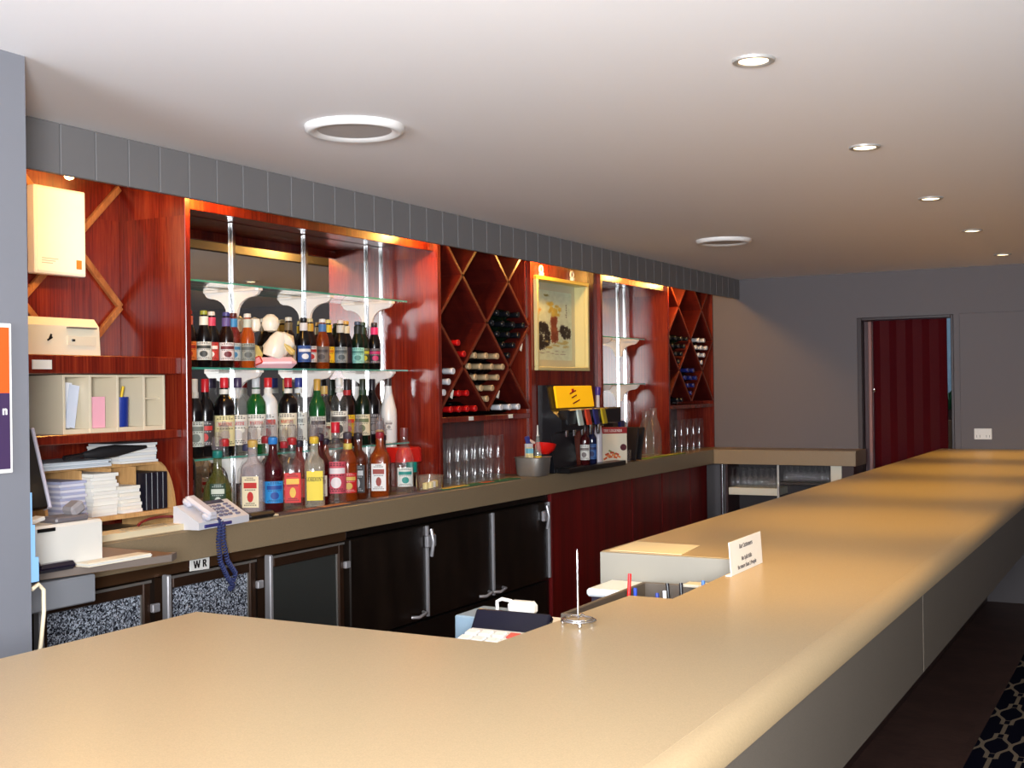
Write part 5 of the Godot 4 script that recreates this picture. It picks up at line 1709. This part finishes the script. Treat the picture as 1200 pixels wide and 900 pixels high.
	put("nozzle", lat([[0.0, -0.062], [0.009, -0.06], [0.013, -0.02], [0.014, 0.0]], 12, P(6.21, BENCH + 0.268, 3.05)), M.chrome, d)
	put("drip_tray", one(6.14, 6.95, BENCH + 0.0005, BENCH + 0.03, 3.0, 3.085, 0.004), mat(C(14, 14, 16), 0.3), d)
	# bottle under the taps
	var bt := bottle(["tall", 6.47, 3.055, mat(C(60, 14, 16), 0.08), C(224, 222, 214), C(120, 110, 106), null, C(40, 34, 40), "dark red bottle with white label"], BENCH + 0.031, "standing under the dispenser taps", "", {})
	bt.scale = Vector3(0.72, 0.72, 0.72)
	var b2 := bottle(["tall", 6.565, 3.055, mat(C(26, 30, 60), 0.08), C(60, 100, 160), C(30, 40, 90), null, C(40, 34, 40), "dark bottle with blue label"], BENCH + 0.031, "standing under the dispenser taps", "", {})
	b2.scale = Vector3(0.72, 0.72, 0.72)
	var pb := thing("straw_bottle", "slim white bottle with a violet cap behind the dispenser's yellow header", "bottle", 6.865, BENCH, 3.15)
	put("body", lat([[0.0, 0.0], [0.025, 0.0], [0.026, 0.20], [0.012, 0.30], [0.012, 0.45]], 14), mat(C(232, 226, 234), 0.35), pb)
	put("cap", lat([[0.017, 0.44], [0.018, 0.49], [0.0, 0.495]], 12), mat(C(80, 60, 160), 0.4), pb)
	# menu box
	var m := thing("menu_box", "red and white cardboard display box printed with prawns and a wine glass", "display box", 7.03, BENCH, 3.135, "", -0.85)
	st = S()
	bx(st, Vector3(0, 0.115, 0), Vector3(0.19, 0.228, 0.06), 0.002)
	put("carton", st, mat(C(226, 214, 190), 0.6), m)
	st = S()
	bx(st, Vector3(0, 0.212, 0.0), Vector3(0.192, 0.04, 0.062), 0.002)
	put("red_band", st, mat(C(150, 16, 22), 0.5), m)
	putm("lettering", letters("THE LEGENDS", 0.017, 0.001, 0.0, true, 0.75), mat(C(240, 226, 220), 0.5), m, Vector3(0, 0.211, 0.0318))
	for i in 9:
		st = S()
		bx(st, Vector3(-0.05 + 0.011 * i, 0.036 + 0.012 * ((i * 2) % 3) + 0.012 * (1.0 - absf(i - 4.0) / 4.0), 0.0306), Vector3(0.026, 0.012, 0.0015), 0.0, Basis(Vector3.BACK, 0.5 - 0.13 * i))
		put("printed_prawn", st, mat([C(214, 96, 40), C(196, 70, 30), C(226, 130, 70)][i % 3], 0.5), m)
	st = S()
	bx(st, Vector3(-0.005, 0.075, 0.0306), Vector3(0.05, 0.01, 0.0012), 0.0, Basis(Vector3.BACK, -0.5))
	put("printed_leaf", st, mat(C(130, 140, 70), 0.5), m)
	st = S()
	lathe(st, [[0.0, 0.0], [0.021, 0.0], [0.021, 0.0014], [0.0, 0.0014]], 16, Transform3D(Basis(Vector3.RIGHT, PI / 2), Vector3(0.07, 0.105, 0.0300)))
	put("printed_wine", st, mat(C(90, 24, 34), 0.5), m)
	# black menus leaning
	for i in 2:
		at(7.28 + i * 0.09, BENCH, 3.13)
		st = S()
		bx(st, Vector3(0.02, 0.114, 0), Vector3(0.025, 0.22, 0.12), 0.003, Basis(Vector3.BACK, -0.32))
		solo("black_menu", st, mat(C(26, 26, 30), 0.35), "black menu folder leaning beside the display box, %s one" % ["left", "right"][i], "menu", "black menus by the display box")
	var sb := thing("short_glass", "short clear glass before the black menus", "glass", 7.18, BENCH, 3.10)
	put("glass", lat([[0.0, 0.0], [0.03, 0.0], [0.034, 0.08], [0.032, 0.08], [0.028, 0.008], [0.0, 0.008]], 16), mat(C(222, 222, 222, 0.03), 0.03), sb)
	# carafes
	var n := 0
	for q in [[7.74, 3.19], [7.93, 3.21]]:
		var h: float = [0.315, 0.33][n]
		var o := thing("glass_carafe", "clear glass carafe before the narrow niche, %s one" % ["left", "right"][n], "carafe", q[0], BENCH + 0.0062, q[1])
		put("glass", lat([[0.0, 0.001], [0.052, 0.0], [0.056, 0.01], [0.056, h * 0.5], [0.042, h * 0.66], [0.027, h * 0.80], [0.025, h * 0.95], [0.029, h]], 20), mat(C(206, 220, 208, 0.07), 0.12), o)
		n += 1
	at(7.95, BENCH + 0.34, 3.21)
	var o2 := thing("small_packet", "small dark blue carton with silver end on the worktop in the narrow niche", "carton", 7.55, BENCH, 3.30)
	put("carton", one(7.49, 7.56, BENCH, BENCH + 0.26, 3.27, 3.34, 0.002), mat(C(30, 36, 100), 0.4), o2)
	put("silver_end", one(7.565, 7.61, BENCH, BENCH + 0.25, 3.28, 3.33, 0.002), mat(C(196, 196, 200), 0.3, 0.6), o2)
	o2 = thing("small_packet", "small black carton on the worktop in the narrow niche", "carton", 7.40, BENCH, 3.30)
	put("carton", one(7.36, 7.45, BENCH, BENCH + 0.25, 3.27, 3.34, 0.002), mat(C(24, 22, 24), 0.4), o2)


# ---------------------------------------------------------------- on the bar counter
func build_counter_things() -> void:
	# bill spike
	var b := thing("bill_spike", "chrome wire bill spike on the bar counter", "bill spike", 2.19, TOP, 1.055)
	var st := S()
	var pts := []
	for i in 61:
		var a := TAU * i / 30.0
		var r := 0.036 - 0.010 * i / 60.0
		pts.append(Vector3(r * cos(a), 0.0095 + 0.006 * i / 60.0, r * sin(a)))
	for i in 10:
		var q := i / 9.0
		pts.append(Vector3(0.026 * (1.0 - q), 0.0155 + 0.004 * sin(q * PI), 0.0))
	tube(st, pts, 0.0022, 6)
	put("coil_base", st, M.chrome, b)
	st = S()
	lathe(st, [[0.0022, 0.014], [0.0022, 0.145], [0.0006, 0.153], [0.0, 0.153]], 8)
	put("needle", st, M.chrome, b)
	for i in 3:
		var a := TAU * i / 3.0 + 0.5
		put("foot", lat([[0.0, 0.0], [0.0035, 0.001], [0.0045, 0.005], [0.003, 0.009], [0.0, 0.0095]], 10, Vector3(0.034 * cos(a), 0.0003, 0.034 * sin(a))), M.chrome, b)
	# notice card
	var s := thing("notice_card", "folded white notice card about split bills on the bar edge", "sign", 3.038, TOP, 0.975)
	st = S()
	ext(st, PackedVector2Array([Vector2(-0.006, 0), Vector2(0.010, 0), Vector2(0.010, 0.0016), Vector2(-0.0042, 0.0016), Vector2(0.001, 0.0845), Vector2(-0.0008, 0.0845)]), 0.262, Transform3D(Basis(Vector3.FORWARD, Vector3.UP, Vector3.RIGHT), Vector3(-0.131, 0.0006, -0.004)))
	put("card", st, M.paper, s)
	var ink := mat(C(40, 34, 44), 0.6)
	var lean := Basis(Vector3.RIGHT, -0.062)
	for q in [["Bar Customers", 0.066, 0.0115], ["No Split Bills", 0.034, 0.0105], ["for more than 2 People", 0.0145, 0.0105]]:
		var o := putm("lettering", letters(q[0], q[2], 0.0004, 0.0, false, 1.0), ink, s, Vector3(0.0, q[1], -0.004 + 0.0063 - q[1] * 0.062))
		o.basis = lean
	# paper sheet
	at(3.33, TOP, 1.35)
	st = S()
	slab(st, [[3.225, 1.225], [3.43, 1.245], [3.44, 1.455], [3.23, 1.45]], TOP + 0.0006, TOP + 0.0018)
	solo("paper_sheet", st, mat(C(232, 212, 170), 0.7), "cream paper sheet lying on the bar above the grey end panel", "paper")
	# cash register on the low shelf
	var y0 := 0.8405
	var c := thing("cash_register", "white cash register with dark display below the bar edge", "cash register", 2.66, y0, 1.5)
	var wh := mat(C(226, 226, 222), 0.4)
	put("base", one(2.40, 2.86, y0, y0 + 0.055, 1.37, 1.62, 0.006), wh, c)
	st = S()
	var slope := Basis(Vector3.BACK, 0.20)
	bx(st, P(2.545, y0 + 0.075, 1.485), Vector3(0.26, 0.03, 0.21), 0.004, slope)
	put("keyboard", st, mat(C(206, 206, 204), 0.5), c)
	for i in 6:
		for j in 5:
			st = S()
			bx(st, P(2.545, y0 + 0.075, 1.485) + slope * Vector3(-0.10 + i * 0.038, 0.018, -0.08 + j * 0.040), Vector3(0.029, 0.010, 0.033), 0.003, slope)
			put("key", st, mat([C(240, 240, 238), C(232, 232, 232), C(214, 90, 80)][2 if (i == 5 and j > 2) else (i + j) % 2], 0.4), c)
	st = S()
	bx(st, P(2.725, y0 + 0.115, 1.505), Vector3(0.025, 0.075, 0.22), 0.005, Basis(Vector3.BACK, -0.6))
	put("display", st, mat(C(20, 18, 34), 0.15), c)
	st = S()
	bx(st, P(2.79, y0 + 0.08, 1.495), Vector3(0.10, 0.09, 0.25), 0.008)
	put("housing", st, wh, c)
	st = S()
	tube(st, [P(2.83, y0 + 0.12, 1.605), P(2.83, y0 + 0.155, 1.605), P(2.83, y0 + 0.162, 1.59), P(2.83, y0 + 0.158, 1.56)], 0.005, 8)
	bx(st, P(2.835, y0 + 0.142, 1.53), Vector3(0.04, 0.036, 0.08), 0.01)
	put("printer_cover", st, mat(C(238, 236, 234), 0.4), c)
	# pale box and black ledge past the register
	at(2.95, y0, 1.72)
	solo("pale_carton", one(2.86, 3.02, y0, y0 + 0.10, 1.66, 1.76, 0.004), mat(C(140, 164, 182), 0.5), "pale blue carton past the cash register", "carton")
	# tray of pens
	var t := thing("pen_tray", "dark open tray of pens under the bar edge", "tray", 2.86, y0, 1.19)
	var ht := 0.185
	st = S()
	ub(st, 2.60, 3.12, y0, y0 + 0.008, 1.03, 1.30, 0.002)
	ub(st, 2.60, 2.61, y0 + 0.008, y0 + ht, 1.03, 1.30, 0.002)
	ub(st, 3.11, 3.12, y0 + 0.008, y0 + ht, 1.03, 1.30, 0.002)
	ub(st, 2.61, 3.11, y0 + 0.008, y0 + ht, 1.03, 1.04, 0.002)
	ub(st, 2.61, 3.11, y0 + 0.008, y0 + ht, 1.29, 1.30, 0.002)
	put("box", st, mat(C(92, 82, 72), 0.5), t)
	var pens := [[2.84, 1.235, 0.02, -0.006, 0.248, C(60, 80, 190), C(220, 30, 30), "red capped"], [2.85, 1.21, 0.0, 0.0, 0.214, C(50, 80, 190), C(50, 80, 190), "bright blue"], [2.80, 1.13, 0.05, 0.02, 0.205, C(40, 60, 150), C(40, 60, 150), "dark blue"], [2.83, 1.10, 0.04, 0.03, 0.228, C(30, 30, 34), C(24, 24, 28), "black"], [2.86, 1.085, 0.04, 0.02, 0.226, C(36, 36, 40), C(30, 30, 34), "second black"], [2.79, 1.10, 0.06, 0.03, 0.212, C(226, 226, 230), C(236, 236, 240), "white"], [2.92, 1.06, 0.05, 0.01, 0.224, C(70, 120, 200), C(70, 120, 200), "pale blue"]]
	for q in pens:
		pen("%s pen standing in the tray under the bar edge" % q[7], Vector3(q[0] + q[2], y0 + q[4], -(q[1] + q[3])), Vector3(q[0], y0 + 0.0125, -q[1]), q[5], q[6], "pens in the tray")
	at(3.085, y0 + ht, 1.10)
	st = S()
	bx(st, Vector3(0, 0.007, 0), Vector3(0.05, 0.008, 0.12), 0.001)
	solo("paper_wad", st, mat(C(200, 190, 170), 0.8), "cream papers lying across the pen tray", "paper")
	var w := thing("white_tray", "white plastic tray with dark base left of the pens", "tray", 3.1, y0, 1.37)
	put("rim", one(3.02, 3.19, y0 + 0.15, y0 + 0.172, 1.315, 1.43, 0.006), mat(C(226, 232, 236), 0.35), w)
	put("base", one(3.03, 3.18, y0, y0 + 0.15, 1.32, 1.42, 0.004), mat(C(40, 36, 52), 0.4), w)
